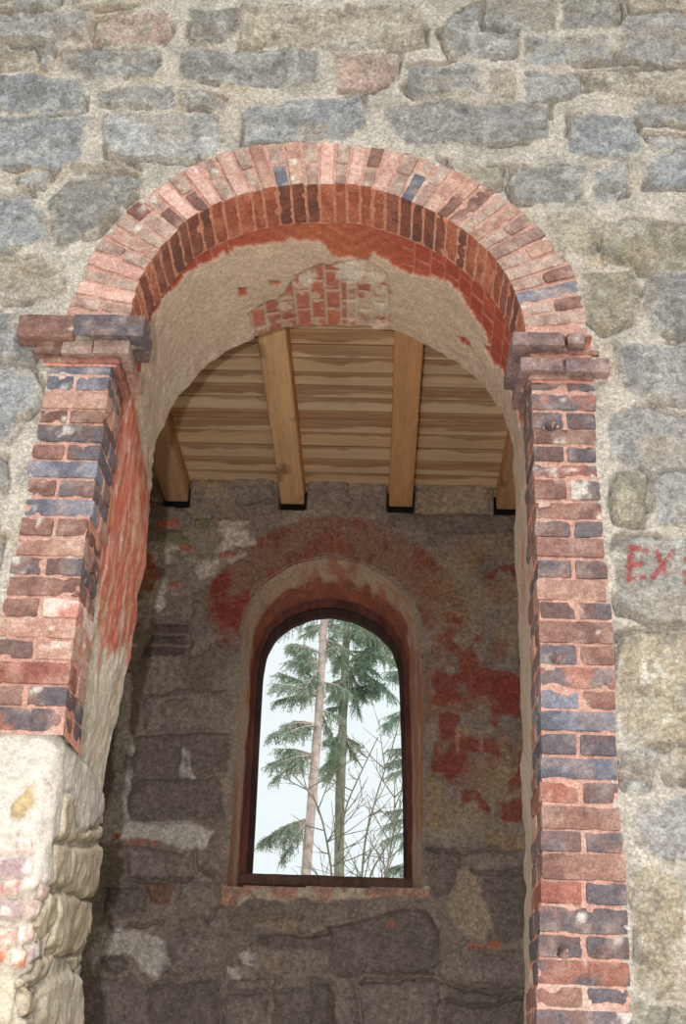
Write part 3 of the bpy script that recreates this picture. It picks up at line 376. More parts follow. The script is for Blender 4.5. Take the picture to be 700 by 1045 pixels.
def jamb(side):
    acc = Acc(); s = 1 if side == 'right' else -1
    rows_, out_, arr_ = (RIGHT_ROWS, RIGHT_OUTER, RIGHT_ARRIS) if s == 1 else (LEFT_ROWS, LEFT_OUTER, LEFT_ARRIS)
    rows_ = list(rows_)
    if s == 1:
        z = rows_[-1][1] - .012
        while z > .1: rows_.append((z, z - .063)); z -= .077
        keys = ['DD', 'M', 'DD', 'B', 'DD', 'M', 'BD', 'B', 'DD', 'B', 'DD', 'L', 'DD', 'B', 'DB', 'M', 'UB', 'U', 'DD', 'U', 'RD', 'B', 'DD', 'B', 'RD', 'M', 'DD', 'M', 'BD', 'D']
    else:
        keys = ['U', 'UU', 'L', 'BB', 'D', 'BD', 'U', 'BD', 'U', 'BB', 'L', 'DD', 'B', 'BW', 'L', 'DL', 'R', 'BD', 'M']
    zt = 4.25; zb = rows_[-1][1] - .012
    n = max(8, int((zt - zb) / .012)); zz = np.linspace(zb, zt, n)
    w = np.linspace(0, 1, 24); Zg, Wg = np.meshgrid(zz, w, indexing='ij')
    xa = ip(arr_, Zg) + s * .005; xo = ip(out_, Zg)
    mortar_patch(acc, np.stack([xa + (xo - xa) * Wg, 0 * Zg - .003, Zg], -1), n, 24, PINKM, .004, 7, s == 1, (0, -1, 0))
    Yg = -.003 + .25 * Wg
    mortar_patch(acc, np.stack([xa, Yg, Zg], -1), n, 24, lin((200, 140, 122)), .004, 8, s == -1, (-s, 0, 0))
    acc.add(np.stack([xa + s * .1 * Wg, 0 * Zg + .247, Zg], -1), grid_faces(n, 24, s == -1), lin((150, 100, 85)))
    r = random.Random(11 + s)
    ax = (np.array([0, -1.0, 0]), np.array([1.0, 0, 0]), np.array([0, 0, 1.0]))
    for i, (z1, z0) in enumerate(rows_):
        zc = (z0 + z1) / 2; hz = (z1 - z0) / 2 + .001
        a = float(ip(arr_, zc)); o = float(ip(out_, zc)); a += r.uniform(-.004, .004)
        L = abs(o - a)
        key = keys[i] if i < len(keys) else r.choice(['DD', 'M', 'BD', 'B', 'R', 'DB'])
        if (len(key) == 1) == (i % 2 == 1) or True:
            front = r.uniform(-.013, -.007)
            wear = 1.1 if s == 1 else 1.5
            if len(key) == 1:
                brick(acc, np.array([a + s * L / 2, front + .057, zc]), ax, (.057, L / 2, hz), key, None, wear, 0, .25, .008)
                k2 = r.choice('DBDL' if s == 1 else 'DDBL')
                brick(acc, np.array([a + s * .06, .187, zc]), ax, (.058, .06, hz), k2, None, wear, 0, .2)
            else:
                f = r.uniform(.48, .56); g = .012
                k = key if s == -1 else key
                kin, kout = (k[0], k[1]) if s == 1 else (k[1], k[0])
                brick(acc, np.array([a + s * (L * f - g / 2) / 2, front + .124, zc]), ax, (.124, (L * f - g / 2) / 2, hz), kin, None, wear, 0, .25, .008)
                brick(acc, np.array([o - s * (L * (1 - f) - g / 2) / 2, front + .057, zc]), ax, (.057, (L * (1 - f) - g / 2) / 2, hz), kout, None, wear, 0, .25, .008)
    acc.build('jamb', M_BRICK, arch, AO)
jamb('right'); jamb('left')

def impost(side):
    acc = Acc(); s = 1 if side == 'right' else -1
    boxes = RIGHT_IMPOST if s == 1 else LEFT_IMPOST
    keys = ['I', 'I', 'I', 'I', 'B', 'B'] if s == 1 else ['B', 'D', 'B', 'G', 'G', 'R']
    fr = [-.07, -.06, -.04, -.05, -.02, -.02] if s == 1 else [-.07, -.07, -.04, -.04, -.04, -.02]
    ax = (np.array([0, -1.0, 0]), np.array([1.0, 0, 0]), np.array([0, 0, 1.0]))
    xi = {}
    for b, k, f in zip(boxes, keys, fr):
        (x0, z1), (x1, z0) = b
        inner = x0 if s == 1 else x1
        d = .13
        brick(acc, np.array([(x0 + x1) / 2, f + d / 2, (z0 + z1) / 2]), ax, (d / 2, (x1 - x0) / 2, (z1 - z0) / 2), k, None, 1.1, 0, .3, .005)
        xi.setdefault(f, []).append((inner, z0, z1))
    # the courses turn the corner and run back along the reveal
    ret = [(0, 'I'), (2, 'I'), (5, 'B')] if s == 1 else [(1, 'D'), (4, 'L'), (5, 'R')]
    for q, (bi, k) in enumerate(ret):
        (x0, z1), (x1, z0) = boxes[bi]; inner = x0 if s == 1 else x1
        yb = .25 if q < 2 else .245
        if s == -1 and q == 0: yb = .12
        y0 = fr[bi] + .012
        ins_ = inner + s * .004
        skew = .03 if s == 1 else .0
        for m, (ya, yc) in enumerate([(y0, yb)] if s == 1 else [(y0, (y0 + yb) / 2), ((y0 + yb) / 2 + .006, yb)]):
            w = .10 - .0
            brick(acc, np.array([ins_ + s * w - s * 0 - (skew * (m + .5) * .5) * 1, (ya + yc) / 2, (z0 + z1) / 2 ]), ax, ((yc - ya) / 2, w, (z1 - z0) / 2 + .0), k, None, 1.0, 0, .2, .005)
    # mortar core behind the moulded courses
    (x0, z1), (x1, z0) = boxes[0], boxes[5]
    x0 = boxes[5][0][0]; x1_ = boxes[5][1][0]; zt_ = boxes[0][0][1] + .03; zb_ = boxes[5][1][1] - .012
    xin = x0 + .012 if s == 1 else x1_ - .012; xou = (x1_ if s == 1 else x0)
    n1, n2 = 22, 24
    zz = np.linspace(zb_, zt_, n1); w = np.linspace(0, 1, n2); Zg, Wg = np.meshgrid(zz, w, indexing='ij')
    mortar_patch(acc, np.stack([xin + (xou - xin) * Wg, 0 * Zg - .012, Zg], -1), n1, n2, lin((184, 130, 112)), .006, 13, s == 1, (0, -1, 0))
    mortar_patch(acc, np.stack([0 * Zg + xin, -.012 + .26 * Wg, Zg], -1), n1, n2, lin((178, 122, 104)), .006, 14, s == -1, (-s, 0, 0))
    # top bed under the springing of the ring
    tx = np.linspace(0, 1, 20); ty = np.linspace(-.05, .24, 14); Tx, Ty = np.meshgrid(tx, ty, indexing='ij')
    acc.add(np.stack([xin - s * .05 + (xou - xin + s * .05) * Tx, Ty, 0 * Tx + boxes[0][0][1] - .004], -1), grid_faces(20, 14, s == -1), lin((170, 120, 100)))
    acc.build('impost', M_BRICK, arch, AO)
impost('right'); impost('left')

# ------------------------------------------------------------------ plastered reveal behind the brick surround
def reveal():
    rec = .042
    zl = np.arange(2.66, 4.38, .009); ph_ = np.linspace(3.02, .10, 300); zr = np.concatenate([np.arange(4.38, 1.75, -.009), np.arange(1.75, -.01, -.05)])
    fx = np.concatenate([ip(LEFT_ARRIS, zl) - rec, XC + (ring_in(ph_) + rec) * np.cos(ph_), ip(RIGHT_ARRIS, zr) + rec])
    fz = np.concatenate([zl, ZS + (ring_in(ph_) + rec) * np.sin(ph_), zr])
    rx = np.concatenate([ip(LEFT_REAR, zl), XC + ip(REAR_ARCH, ph_) * np.cos(ph_), ip(RIGHT_REAR, zr)])
    rz = np.concatenate([zl, ZS + ip(REAR_ARCH, ph_) * np.sin(ph_), zr])
    # smooth the seams between straight sides and arch
    def sm(a):
        k = np.ones(9) / 9; b = np.pad(a, 4, mode='edge'); return np.convolve(b, k, 'valid')
    fx, fz, rx, rz = sm(fx), sm(fz), sm(rx), sm(rz)
    nu = len(fx); nv = 105; v = np.linspace(0, 1, nv)
    Xg = fx[:, None] + (rx - fx)[:, None] * v; Zg = fz[:, None] + (rz - fz)[:, None] * v; Yg = .2 + .8 * v[None, :] + 0 * Xg
    P = np.stack([Xg, Yg, Zg], -1)
    tx = np.gradient(fx); tz = np.gradient(fz); l = np.hypot(tx, tz) + 1e-9
    nrm = np.stack([tz / l, 0 * tx, -tx / l], -1)[:, None, :]          # into the opening
    phi = np.arctan2(Zg - ZS, Xg - XC)
    archm = sst(Zg, 4.30, 4.42)
    kind = np.concatenate([np.zeros(len(zl)), np.ones(len(ph_)), np.full(len(zr), 2)])[:, None] + 0 * Xg
    plas = lin((206, 186, 166)) * (1 + .10 * fbm(P * 12, 3, 4) + .08 * fbm(P * 50, 4, 2))[..., None]
    plas = mix(plas, lin((214, 204, 186)), .45 * sst(fbm(P * 7 + 3, 5, 4), .15, .5))
    red = lin((178, 90, 74)) * (1 + .22 * fbm(P * 14, 7, 4))[..., None]
    orange = lin((194, 130, 96))
    # painted brick course pattern in the exposed red band
    e = np.array(RED_EDGE); edge = np.interp(phi, e[:, 0], e[:, 1]) + .05 * fbm(P * 20, 9, 4)
    near_apex = np.exp(-((phi - 1.62) / .42) ** 2)
    chev = np.sin((np.abs(phi - 1.47) * .83 * .9 + Yg * 1.0) * 2 * np.pi / .075)
    redc = mix(red, orange, near_apex * (.35 + .4 * sst(chev, -.2, .4)))
    joint_u = np.abs(((phi * .83 / .077) % 1) - .5) > .44
    joint_v = np.abs((((Yg + .06 * (np.floor(phi * .83 / .077) % 2)) / .12) % 1) - .5) > .46
    joint = ((joint_u | joint_v) & (near_apex < .35)) * 1.0
    redc = mix(redc, lin((206, 150, 128)), .55 * joint)
    rmask = (1 - sst(Yg - edge, -.003, .004))
    for poly in RED_ISLANDS: rmask = np.maximum(rmask, sst(psd_box(phi, Yg + .012 * fbm(P * 30, 10, 2), poly), -.01, .012))
    ob = psd_box(phi + .03 * fbm(P * 18, 11, 3), Yg + .03 * fbm(P * 18, 12, 3), OPEN_BRICK, .3)
    obm = sst(ob, -.005, .02)
    row = np.floor(phi * .83 / .075); bu = np.abs(((phi * .83 / .075) % 1) - .5); bv = np.abs((((Yg + .07 * (row % 2)) / .135) % 1) - .5)
    bj = np.maximum(sst(bu, .36, .46), sst(bv, .42, .48))
    bh = vn(np.stack([row, np.floor((Yg + .07 * (row % 2)) / .135), 0 * row], -1) * 1.0 + .5, 77)
    bcol = mix(np.broadcast_to(lin((196, 122, 98)), P.shape), lin((172, 112, 98)), sst(bh, -.4, .4))
    bcol = mix(bcol, lin((196, 178, 158)), bj * .9)
    bcol = mix(bcol, lin((206, 190, 170)), sst(fbm(P * 14 + 60, 14, 3) + .5 * (phi < 1.5), .05, .35) * .8)
    lime = 0 * Yg
    for poly in LIME_SPOTS: lime = np.maximum(lime, sst(psd_box(phi + .02 * fbm(P * 25, 15, 3), Yg + .025 * fbm(P * 25, 16, 3), poly, .2), -.01, .02))
    archc = mix(mix(plas, redc, rmask), bcol, obm); archc = mix(archc, lin((222, 216, 202)), .8 * lime * sst(fbm(P * 20, 17, 3), -.35, .1))
    # left side: red paint high up, worn to pale plaster lower down
    st = P * np.array([1, 9, 1.0]) * np.array([1, 1, 3.2])
    wear = fbm(st * 1.2, 19, 4)
    redl = mix(lin((202, 112, 92)) * (1 + .2 * fbm(P * 14, 7, 4))[..., None], lin((210, 168, 146)), .75 * sst(fbm(st * 3.2, 23, 4), -.15, .3))
    redl = mix(redl, lin((214, 202, 184)), .7 * sst(fbm(st * 2.6 + 90, 24, 3), .3, .5))
    amount = sst(Zg, 3.02, 3.75) * 1.15 - .35 + .10 * sst(Zg, 4.0, 4.2)
    m = sst(amount - wear * .85, -.12, .12)
    leftc = mix(lin((214, 204, 186)) * (1 + .12 * fbm(P * 18, 25, 4))[..., None], redl, m)
    leftc = mix(leftc, lin((190, 166, 122)), .5 * sst(fbm(st * 1.6 + 7, 27, 3), .15, .5))
    rearpl = sst(Zg - 4.10 - (1 - Yg) * .6 + .06 * wear, -.02, .03)                    # the plaster of the vault runs down at the inner edge
    leftc = mix(leftc, plas, rearpl)
    rightc = mix(plas * .98, lin((196, 110, 84)), .6 * sst(fbm(st + 31, 29, 4), .05, .4) * sst(Zg, 3.2, 3.8))
    jc = np.where((kind < 1.5)[..., None], leftc, rightc)
    col = mix(jc, archc, archm)
    bare = np.maximum(rmask, obm) * archm
    h = -.03 * (kind < .5) * (1 - sst(Zg, 2.68, 2.98)) + .004 * fbm(P * 30, 33, 3) + .010 * fbm(P * 5, 35, 3) - .012 * bare - .006 * joint * rmask * archm - .008 * bj * obm * archm + (kind < 1.5) * (1 - archm) * .009 * fbm(st * 1.4, 37, 3)
    edge_n = .012 * fbm(np.stack([fx * 12, fz * 0, fz * 12], -1), 39, 3)[:, None] * sst(v, .8, 1)[None, :]
    V = P + nrm * (h + edge_n)[..., None]
    o = mesh_obj('plastered_reveal', V, grid_faces(nu, nv), M_PLASTER, col, wall_front)
    return V[:, -1, :]
rear_curve = reveal()

# ------------------------------------------------------------------ rough pier under the left brickwork
def pier():
    pts = [(-1.62, 0), (-1.13, 0)] + [(-1.13 + .08 * math.sin(a), .08 - .08 * math.cos(a)) for a in np.linspace(0, math.pi / 2, 12)[1:]] + [(-1.098, 1.0)]
    pts = np.array(pts); ss = np.r_[0, np.cumsum(np.hypot(*np.diff(pts, axis=0).T))]
    s = np.arange(0, ss[-1] + .001, .0078); z = axis([(0, 1.7, .05), (1.7, 2.712, .0078)])
    S, Z = np.meshgrid(s, z, indexing='ij')
    xr = np.interp(Z, [a for a, b in LEFT_REAR], [b for a, b in LEFT_REAR])
    Xg = np.interp(S, ss, pts[:, 0]); Yg = np.interp(S, ss, pts[:, 1])
    Xg = Xg + (xr + 1.098) * sst(S, .75, ss[-1])
    ang = sst(S, ss[1], ss[-2]) * math.pi / 2
    nrm = np.stack([np.sin(ang), -np.cos(ang), 0 * ang], -1)
    P = np.stack([Xg, Yg, Z], -1); Q = np.stack([S, 0 * S, Z], -1)
    c = lin((186, 176, 160)) * (1 + .22 * fbm(Q * 20, 3, 4))[..., None]; c = mix(c, lin((176, 152, 112)), .5 * sst(fbm(Q * 8, 5, 4), .05, .45))
    h = .012 * fbm(Q * 16, 7, 5) + .014 * fbm(Q * 5, 9, 3) - .012
    Sw = S + .022 * fbm(Q * 14, 11, 4); Zw = Z + .018 * fbm(Q * 14 + 40, 12, 4)
    cols = {'s': (178, 164, 140), 'y': (196, 186, 166), 'o': (186, 164, 124), 'r': (178, 120, 108), 'p': (212, 184, 172), 'v': (172, 148, 150), 'R': (196, 118, 92), 'T': (200, 188, 158), 'W': (206, 198, 188)}
    extra = [('s', p) for k, p in course_stones(0, 1.6, 0, 1.75, lambda *a: False, 8)]
    order = {'T': 0, 'W': 1}
    for i, (k, poly) in enumerate(sorted(list(PIER_PATCHES) + extra, key=lambda t: order.get(t[0], 2))):
        d = psd_box(Sw, Zw, poly, .1)
        m = sst(d, -.008, .012)
        base = lin(cols[k]) * (1 + .16 * fbm(Q * 20 + i, 15, 4) + .14 * fbm(Q * 6 + i, 16, 3))[..., None]
        if k in 's': base = mix(base, lin((204, 194, 172)), .7 * sst(fbm(Q * np.array([26, 1, 7]) + i, 18, 3), .0, .4))
        if k in 'prvR': base = mix(base, WHITE, .85 * sst(fbm(Q * 17 + i, 17, 4), -.08, .25))
        c = mix(c, base, m * (1 if k not in 'TW' else .92))
        if k == 'W': h = h + m * .010
        elif k in 'so': h = h + sst(d, -.006, .02) * .012 + m * .012 * fbm(P * 9 + i * 3, 19, 4); h = h - .016 * sst(d, -.016, -.004) * (1 - sst(d, -.003, .006))
        elif k == 'y': h = h + sst(d, -.006, .03) * .018 + m * .02 * fbm(Q * 6 + i * 3, 19, 3)
        elif k in 'prvR': h = h + m * .007 + m * .006 * fbm(Q * 30, 28, 3) - .010 * sst(d, -.012, -.003) * (1 - sst(d, -.003, .005))
    V = P + nrm * h[..., None]
    mesh_obj('rough_pier', V, grid_faces(len(s), len(z)), M_PLASTER, c, wall_front)
    return V[-1]
pier_edge = pier()

# inner face of the front wall: from the rear edge of the opening out to the room's corners
XL, XR, ZC = -2.3, 1.75, 5.62
def loft_to_rect(curve, y, x0, x1, z0, z1, centre, name, mat, flip, parent=None, col=None):
    cv = np.asarray(curve); n = len(cv); d = cv[:, [0, 2]] - np.array(centre)
    with np.errstate(divide='ignore'):
        t = np.minimum(np.where(d[:, 0] > 0, (x1 - centre[0]) / d[:, 0], (x0 - centre[0]) / d[:, 0]),
                       np.where(d[:, 1] > 0, (z1 - centre[1]) / d[:, 1], (z0 - centre[1]) / d[:, 1]))
    o = np.stack([centre[0] + d[:, 0] * t, np.full(n, y), centre[1] + d[:, 1] * t], -1)
    w = np.linspace(0, 1, 14)[None, :, None]
    V = cv[:, None, :] * (1 - w) + o[:, None, :] * w
    cc = lin((140, 128, 114)) * (1 + .2 * fbm(V * 7, 3, 4))[..., None]
    return mesh_obj(name, V, grid_faces(n, 14, flip), mat, cc, parent)
full = np.concatenate([pier_edge[:-1][::1], rear_curve])
loft_to_rect(full, YT, XL, XR, -.02, ZC + .3, (-.25, 3.0), 'inner_face', M_INNER, True, wall_front)

# ------------------------------------------------------------------ back wall with patches of stone, plaster and red paint
def resample(pts, n):
    p = np.asarray(pts, float); s = np.r_[0, np.cumsum(np.hypot(*np.diff(p, axis=0).T))]
    q = np.linspace(0, s[-1], n); r = np.stack([np.interp(q, s, p[:, 0]), np.interp(q, s, p[:, 1])], -1)
    for _ in range(3): r[1:-1] = .25 * r[:-2] + .5 * r[1:-1] + .25 * r[2:]
    return r
WO = resample(WINDOW_OUTER, 220)
JX = [-1.49, -.655, .115, .875]
def back_wall():
    x = axis([(XL, -1.75, .03), (-1.75, .98, .0095), (.98, XR + .01, .03)]); z = axis([(0, 1.95, .05), (1.95, 5.72, .0095)])
    X, Z = np.meshgrid(x, z, indexing='ij'); P = np.stack([X, 0 * X, Z], -1)
    c = lin((150, 136, 126)) * (1 + .22 * fbm(P * 9, 3, 5) + .14 * fbm(P * 30, 4, 3))[..., None]
    c = mix(c, lin((172, 160, 142)), .5 * sst(fbm(P * 3.4, 5, 4), .05, .4))
    c = mix(c, lin((116, 108, 98)), .6 * sst(fbm(P * 4.2 + 20, 6, 4), .08, .4))
    h = .010 * fbm(P * 9, 7, 4) + .006 * fbm(P * 28, 8, 3)
    # relieving arch of brick over the window
    wx, wz = -.33, 4.42; ph = np.arctan2(Z - wz, X - wx); r = np.hypot(Z - wz, X - wx) + .02 * fbm(P * 9, 9, 3)
    ringm = sst(r, .60, .63) * (1 - sst(r, .90, .95)) * sst(Z, 4.44, 4.60)
    rowp = ph * .75 / .085; jn = sst(np.abs((rowp % 1) - .5), .36, .47)
    bc = mix(np.broadcast_to(lin((158, 92, 74)), P.shape), lin((122, 78, 66)), sst(vn(np.stack([np.floor(rowp), 0 * rowp, 0 * rowp], -1) + .5, 10), -.4, .4))
    bc = mix(bc, lin((156, 130, 110)), jn * .45)
    bc = mix(bc, lin((150, 124, 104)), sst(fbm(P * 8 + 30, 11, 4), -.2, .2) * .8)
    c = mix(c, bc, ringm * .9); h = h - ringm * jn * .008
    # reddish stained plaster on the right half above the window
    rs = sst(fbm(P * 5 + 70, 12, 4), -.05, .3) * sst(X, .0, .4) * sst(Z, 3.3, 3.6) * (1 - sst(Z, 5.0, 5.3))
    c = mix(c, lin((150, 92, 66)), rs * .6)
    oc = sst(X, .25, .5) * sst(Z, 3.1, 3.3) * (1 - sst(Z, 5.1, 5.3)) * sst(fbm(P * 4 + 170, 13, 3), -.3, .2)
    c = mix(c, lin((168, 146, 112)), oc * .5)
    cols = {'k': (128, 117, 110), 'g': (148, 136, 128), 't': (168, 150, 128), 'o': (138, 138, 108), 'r': (140, 108, 94), 'P': (216, 209, 200), 'W': (212, 200, 190), 'Q': (176, 158, 134), 'q': (166, 142, 112),
            'R': (146, 74, 62), 'O': (190, 116, 90), 'Z': (190, 148, 126), 'D': (104, 92, 88)}
    Xw = X + .03 * fbm(P * 7, 14, 4) + .016 * fbm(P * 24, 15, 3); Zw = Z + .03 * fbm(P * 7 + 30, 16, 4) + .016 * fbm(P * 24 + 9, 17, 3)
    Xr = X + .13 * fbm(P * 5 + 9, 34, 4); Zr = Z + .13 * fbm(P * 5 + 49, 36, 4)
    order = {'W': 1, 'P': 2, 'Q': 2, 'q': 4, 'R': 3, 'O': 5, 'D': 5, 'Z': 6}
    def skip(x, z, w, h_): return z > 1.9 - h_ and -1.75 - w < x < .98 + w
    extra = [('k' if k in 'dob' else 'g', p) for k, p in course_stones(XL, XR, 0, 5.6, skip, 15)]
    for i, (k, poly) in enumerate(sorted(list(BACK_PATCHES) + extra, key=lambda t: order.get(t[0], 0))):
        wild = k == 'R' and poly[0][0] > -.5
        d = psd_box(Xr, Zr, poly, .1) if wild else psd_box(Xw, Zw, poly, .1); m = sst(d, -.008, .008)
        if not (m > 0).any(): continue
        base = lin(cols[k]) * (1 + .20 * fbm(P * 12 + i, 18, 4) + .12 * fbm(P * 34 + i, 19, 3))[..., None]
        if k in 'kgtor':
            h = h + sst(d, -.012, .05) * .024 + m * .024 * fbm(P * 6 + i * 2.3, 20, 4); h = h - .02 * sst(d, -.022, -.004) * (1 - sst(d, -.004, .010)) * sst(fbm(P * 6 + i, 29, 2), -.2, .2)
            c = mix(c, base, m * .92)
        elif k == 'D':
            jz = sst(np.abs(((Z / .082) % 1) - .5), .32, .46); c = mix(c, mix(base, lin((146, 128, 116)), jz * .8), m); h = h - m * jz * .01
        elif k == 'R':
            a = m * sst(fbm(P * 7 + i, 21, 4), -.45 if X.size and poly[0][0] < -.5 else -.12, .12)
            c = mix(c, base, a * (.92 if poly[0][0] < -.5 else .85)); h = h + a * .004
        elif k == 'O' and poly[0][0] < -1.5:
            jz = sst(np.abs((((Z - .25 * X) / .08) % 1) - .5), .34, .46); c = mix(c, mix(base, lin((176, 156, 140)), jz * .8), m * .9)
        elif k == 'Z':
            c = mix(c, mix(base, lin((206, 190, 168)), sst(fbm(P * 14, 37, 3), -.1, .3)), m); h = h + m * (.016 + .022 * fbm(P * 14, 38, 4))
        elif k in 'OQq': c = mix(c, base, m * .85); h = h + m * .008
        else: c = mix(c, base, m * .85 * sst(fbm(P * 9 + i, 23, 4), -.35 if k == 'W' else -.5, .05 if k == 'W' else -.05)); h = h + m * .012 * sst(d, -.01, .02)
    for s in SCRATCHES: c = mix(c, lin((186, 150, 120)), .6 * (1 - sst(line_d(X, Z, s) + .006 * fbm(P * 40, 24, 2), .008, .018)))
    for s in CREVICES:
        k = (1 - sst(line_d(Xw, Zw, s), .004, .018)); h = h - .055 * k
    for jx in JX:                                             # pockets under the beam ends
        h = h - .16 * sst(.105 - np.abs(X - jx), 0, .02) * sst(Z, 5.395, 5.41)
    wsd = psd(X, Z, np.vstack([WO, WO[:1]])[:-1])
    h = h * sst(-wsd, -.02, .05)
    hole = wsd > .012
    c = c * 1.18
    for jx in JX: c = mix(c, lin((40, 38, 37)), sst(.10 - np.abs(X - jx), 0, .015) * sst(Z, 5.40, 5.415))      # shade in the pockets under the beam ends, painted near-black into the wall colour
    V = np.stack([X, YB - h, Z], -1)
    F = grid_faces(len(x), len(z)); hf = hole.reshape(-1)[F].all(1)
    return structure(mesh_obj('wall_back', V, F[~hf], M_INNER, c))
wall_back = back_wall()

# window: splayed plaster reveal, arched timber frame
WF = resample(WINDOW_FRAME, 220); WL = resample(WINDOW_LIGHT, 220)
def close_loop(a, n=60):
    b = np.stack([np.linspace(a[-1, 0], a[0, 0], n + 2)[1:-1], np.linspace(a[-1, 1], a[0, 1], n + 2)[1:-1]], -1)
    return np.vstack([a, b])
WOc, WFc, WLc = close_loop(WO), close_loop(WF), close_loop(WL)
nW = len(WOc)
def window_reveal():
    nv = 30; v = np.linspace(0, 1, nv)[None, :, None]
    A = np.stack([WOc[:, 0], np.full(nW, YB - .004), WOc[:, 1]], -1)[:, None, :]; B = np.stack([WFc[:, 0], np.full(nW, YB + .29), WFc[:, 1]], -1)[:, None, :]
    vv = np.linspace(0, 1, nv)[None, :] + 0 * A[..., 0]
    P = A * (1 - v) + B * v
    cen = np.array([-.33, YB, 3.9]); d = cen - P; d[..., 1] = 0; d /= np.linalg.norm(d, axis=-1, keepdims=True)
    bottom = (np.arange(nW) >= 220)[:, None] & (vv > -1)
    st = P * np.array([6, 6, 1.0])
    c = lin((188, 162, 138)) * (1 + .16 * fbm(st * 6, 3, 4))[..., None]
    c = mix(c, lin((142, 80, 64)), .9 * sst(vv + .25 * fbm(st * 3, 5, 3) + .22 * sst(P[..., 2], 4.3, 4.7), .62, .76))
    c = mix(c, lin((176, 108, 84)), .75 * sst(fbm(st * 2.4 + 7, 7, 4), .0, .3))
    sill = mix(np.broadcast_to(lin((176, 140, 116)), P.shape), lin((178, 100, 76)), sst(fbm(P * 9, 8, 3), -.05, .3)); sill = mix(sill, lin((196, 178, 156)), sst(fbm(P * 16 + 3, 9, 3), .1, .4))
    c = np.where(bottom[..., None], sill, c)
    h = .008 * fbm(P * 18, 10, 3) * sst(vv, 0, .1) + .03 * np.sin(np.clip(vv, 0, 1) * math.pi) * (~bottom) * .4 + bottom * .02 * fbm(P * 10, 12, 3) * sst(vv, .0, .3)
    V = P - d * (-h)[..., None] * 1.0
    mesh_obj('window_reveal', V, grid_faces(nW, nv, False, True), M_PLASTER, c, wall_back)
window_reveal()
def window_frame():
    n = 260
    O = WFc.copy(); cen = np.array([-.33, 3.9]); O = cen + (O - cen) * 1.03
    bar = lambda a, y: np.stack([a[:, 0], np.full(len(a), y), a[:, 1]], -1)
    I2 = WLc + (O - WLc) * .42
    ring = [bar(O, YB + .262), bar(I2, YB + .258), bar(I2, YB + .285), bar(WLc, YB + .287), bar(WLc, YB + .34), bar(O, YB + .34), bar(O, YB + .262)]
    acc = Acc()
    for a, b, col in zip(ring[:-1], ring[1:], [(104, 66, 58), (82, 58, 54), (72, 56, 52), (72, 54, 50), (70, 54, 50), (70, 54, 50)]):
        w = np.linspace(0, 1, 5)[None, :, None]; V = a[:, None, :] * (1 - w) + b[:, None, :] * w
        jit = .0025 * fbm(V * 40, 3, 3); V = V + np.array([.7, .3, .7]) * jit[..., None] * np.sin(np.pi * w)
        cc = lin(col) * (1 + .35 * fbm(V * np.array([20, 20, 5]), 5, 3))[..., None]
        acc.add(V, grid_faces(nW, 5, False, True), cc)
    win = structure(acc.build('window_1', M_FRAME, None, (0, 0, 0)))
    # bottom rail, heavier than the arched frame
    x0, x1 = WF[0, 0] - .02, WF[-1, 0] + .02; z0 = WL[0, 1] - .06; z1 = WL[0, 1] + .006
    acc = Acc(); xg = np.linspace(x0, x1, 60)
    prof = [(YB + .235, z0), (YB + .225, z0 + .02), (YB + .225, z1 - .018), (YB + .24, z1), (YB + .345, z1 - .005), (YB + .345, z0)]
    prof = np.array(prof + prof[:1])
    V = np.stack([np.stack([xg, np.full(60, y), z + .006 * fbm(np.stack([xg * 8, 0 * xg, 0 * xg + z], -1), 3, 3)], -1) for y, z in prof], 1)
    acc.add(V, grid_faces(60, len(prof), True), lin((112, 84, 76)) * (1 + .3 * fbm(V * np.array([4, 20, 20]), 4, 3))[..., None])
    acc.build('bottom_rail', M_FRAME, win, (0, 0, 0))
window_frame()
# outer part of the opening and the outer face of the back wall
def outer_back():
    A = np.stack([WFc[:, 0], np.full(nW, YB + .34), WFc[:, 1]], -1); cen = np.array([-.33, 0, 3.9])
    B = (A - cen) * np.array([1.12, 1, 1.06]) + cen; B[:, 1] = YB + .62
    w = np.linspace(0, 1, 8)[None, :, None]; V = A[:, None, :] * (1 - w) + B[:, None, :] * w
    c = lin((160, 150, 136)) * (1 + .2 * fbm(V * 9, 3, 3))[..., None]
    mesh_obj('outer_reveal', V, grid_faces(nW, 8, False, True), M_INNER, c, wall_back)
    BB = np.vstack([B, B[:1]])
    loft_to_rect(BB, YB + .62, XL - .6, XR + .6, 0, 7.0, (-.33, 3.9), 'outer_face', M_INNER, True, wall_back)
outer_back()

# ------------------------------------------------------------------ side walls, floor, ceiling, roof
def side_wall(name, x, s):
    y = np.arange(YT - .05, YB + .06, .03); z = np.arange(0, 5.75, .03); Y, Z = np.meshgrid(y, z, indexing='ij')
    st = course_stones(YT - .1, YB + .1, 0, 5.8, lambda *a: False, 40 + s)
    sd, idx, P = stone_field(Y, Z, st); i_ = sst(sd, -.01, .02)
    h = i_ * (.02 + .02 * fbm(P * 6 + idx[..., None], 3, 3)) + .006 * fbm(P * 20, 4, 3)
    c = mix(np.broadcast_to(lin((160, 148, 132)), P.shape), lin((128, 118, 106)), i_) * (1 + .2 * fbm(P * 9, 5, 4))[..., None]
    inner = structure(mesh_obj(name, np.stack([x - s * h, Y, Z], -1), grid_faces(len(y), len(z), s == 1), M_INNER, c))
    X2 = np.array([[x + s * .6, 0.05, 0], [x + s * .6, YB + .62, 0], [x + s * .6, YB + .62, 7], [x + s * .6, 0.05, 7]])
    mesh_obj('outer_face', X2, np.array([[0, 1, 2, 3]]), M_INNER, np.tile(lin((150, 145, 135)), (4, 1)), inner)
side_wall('wall_left', XL, -1); side_wall('wall_right', XR, 1)
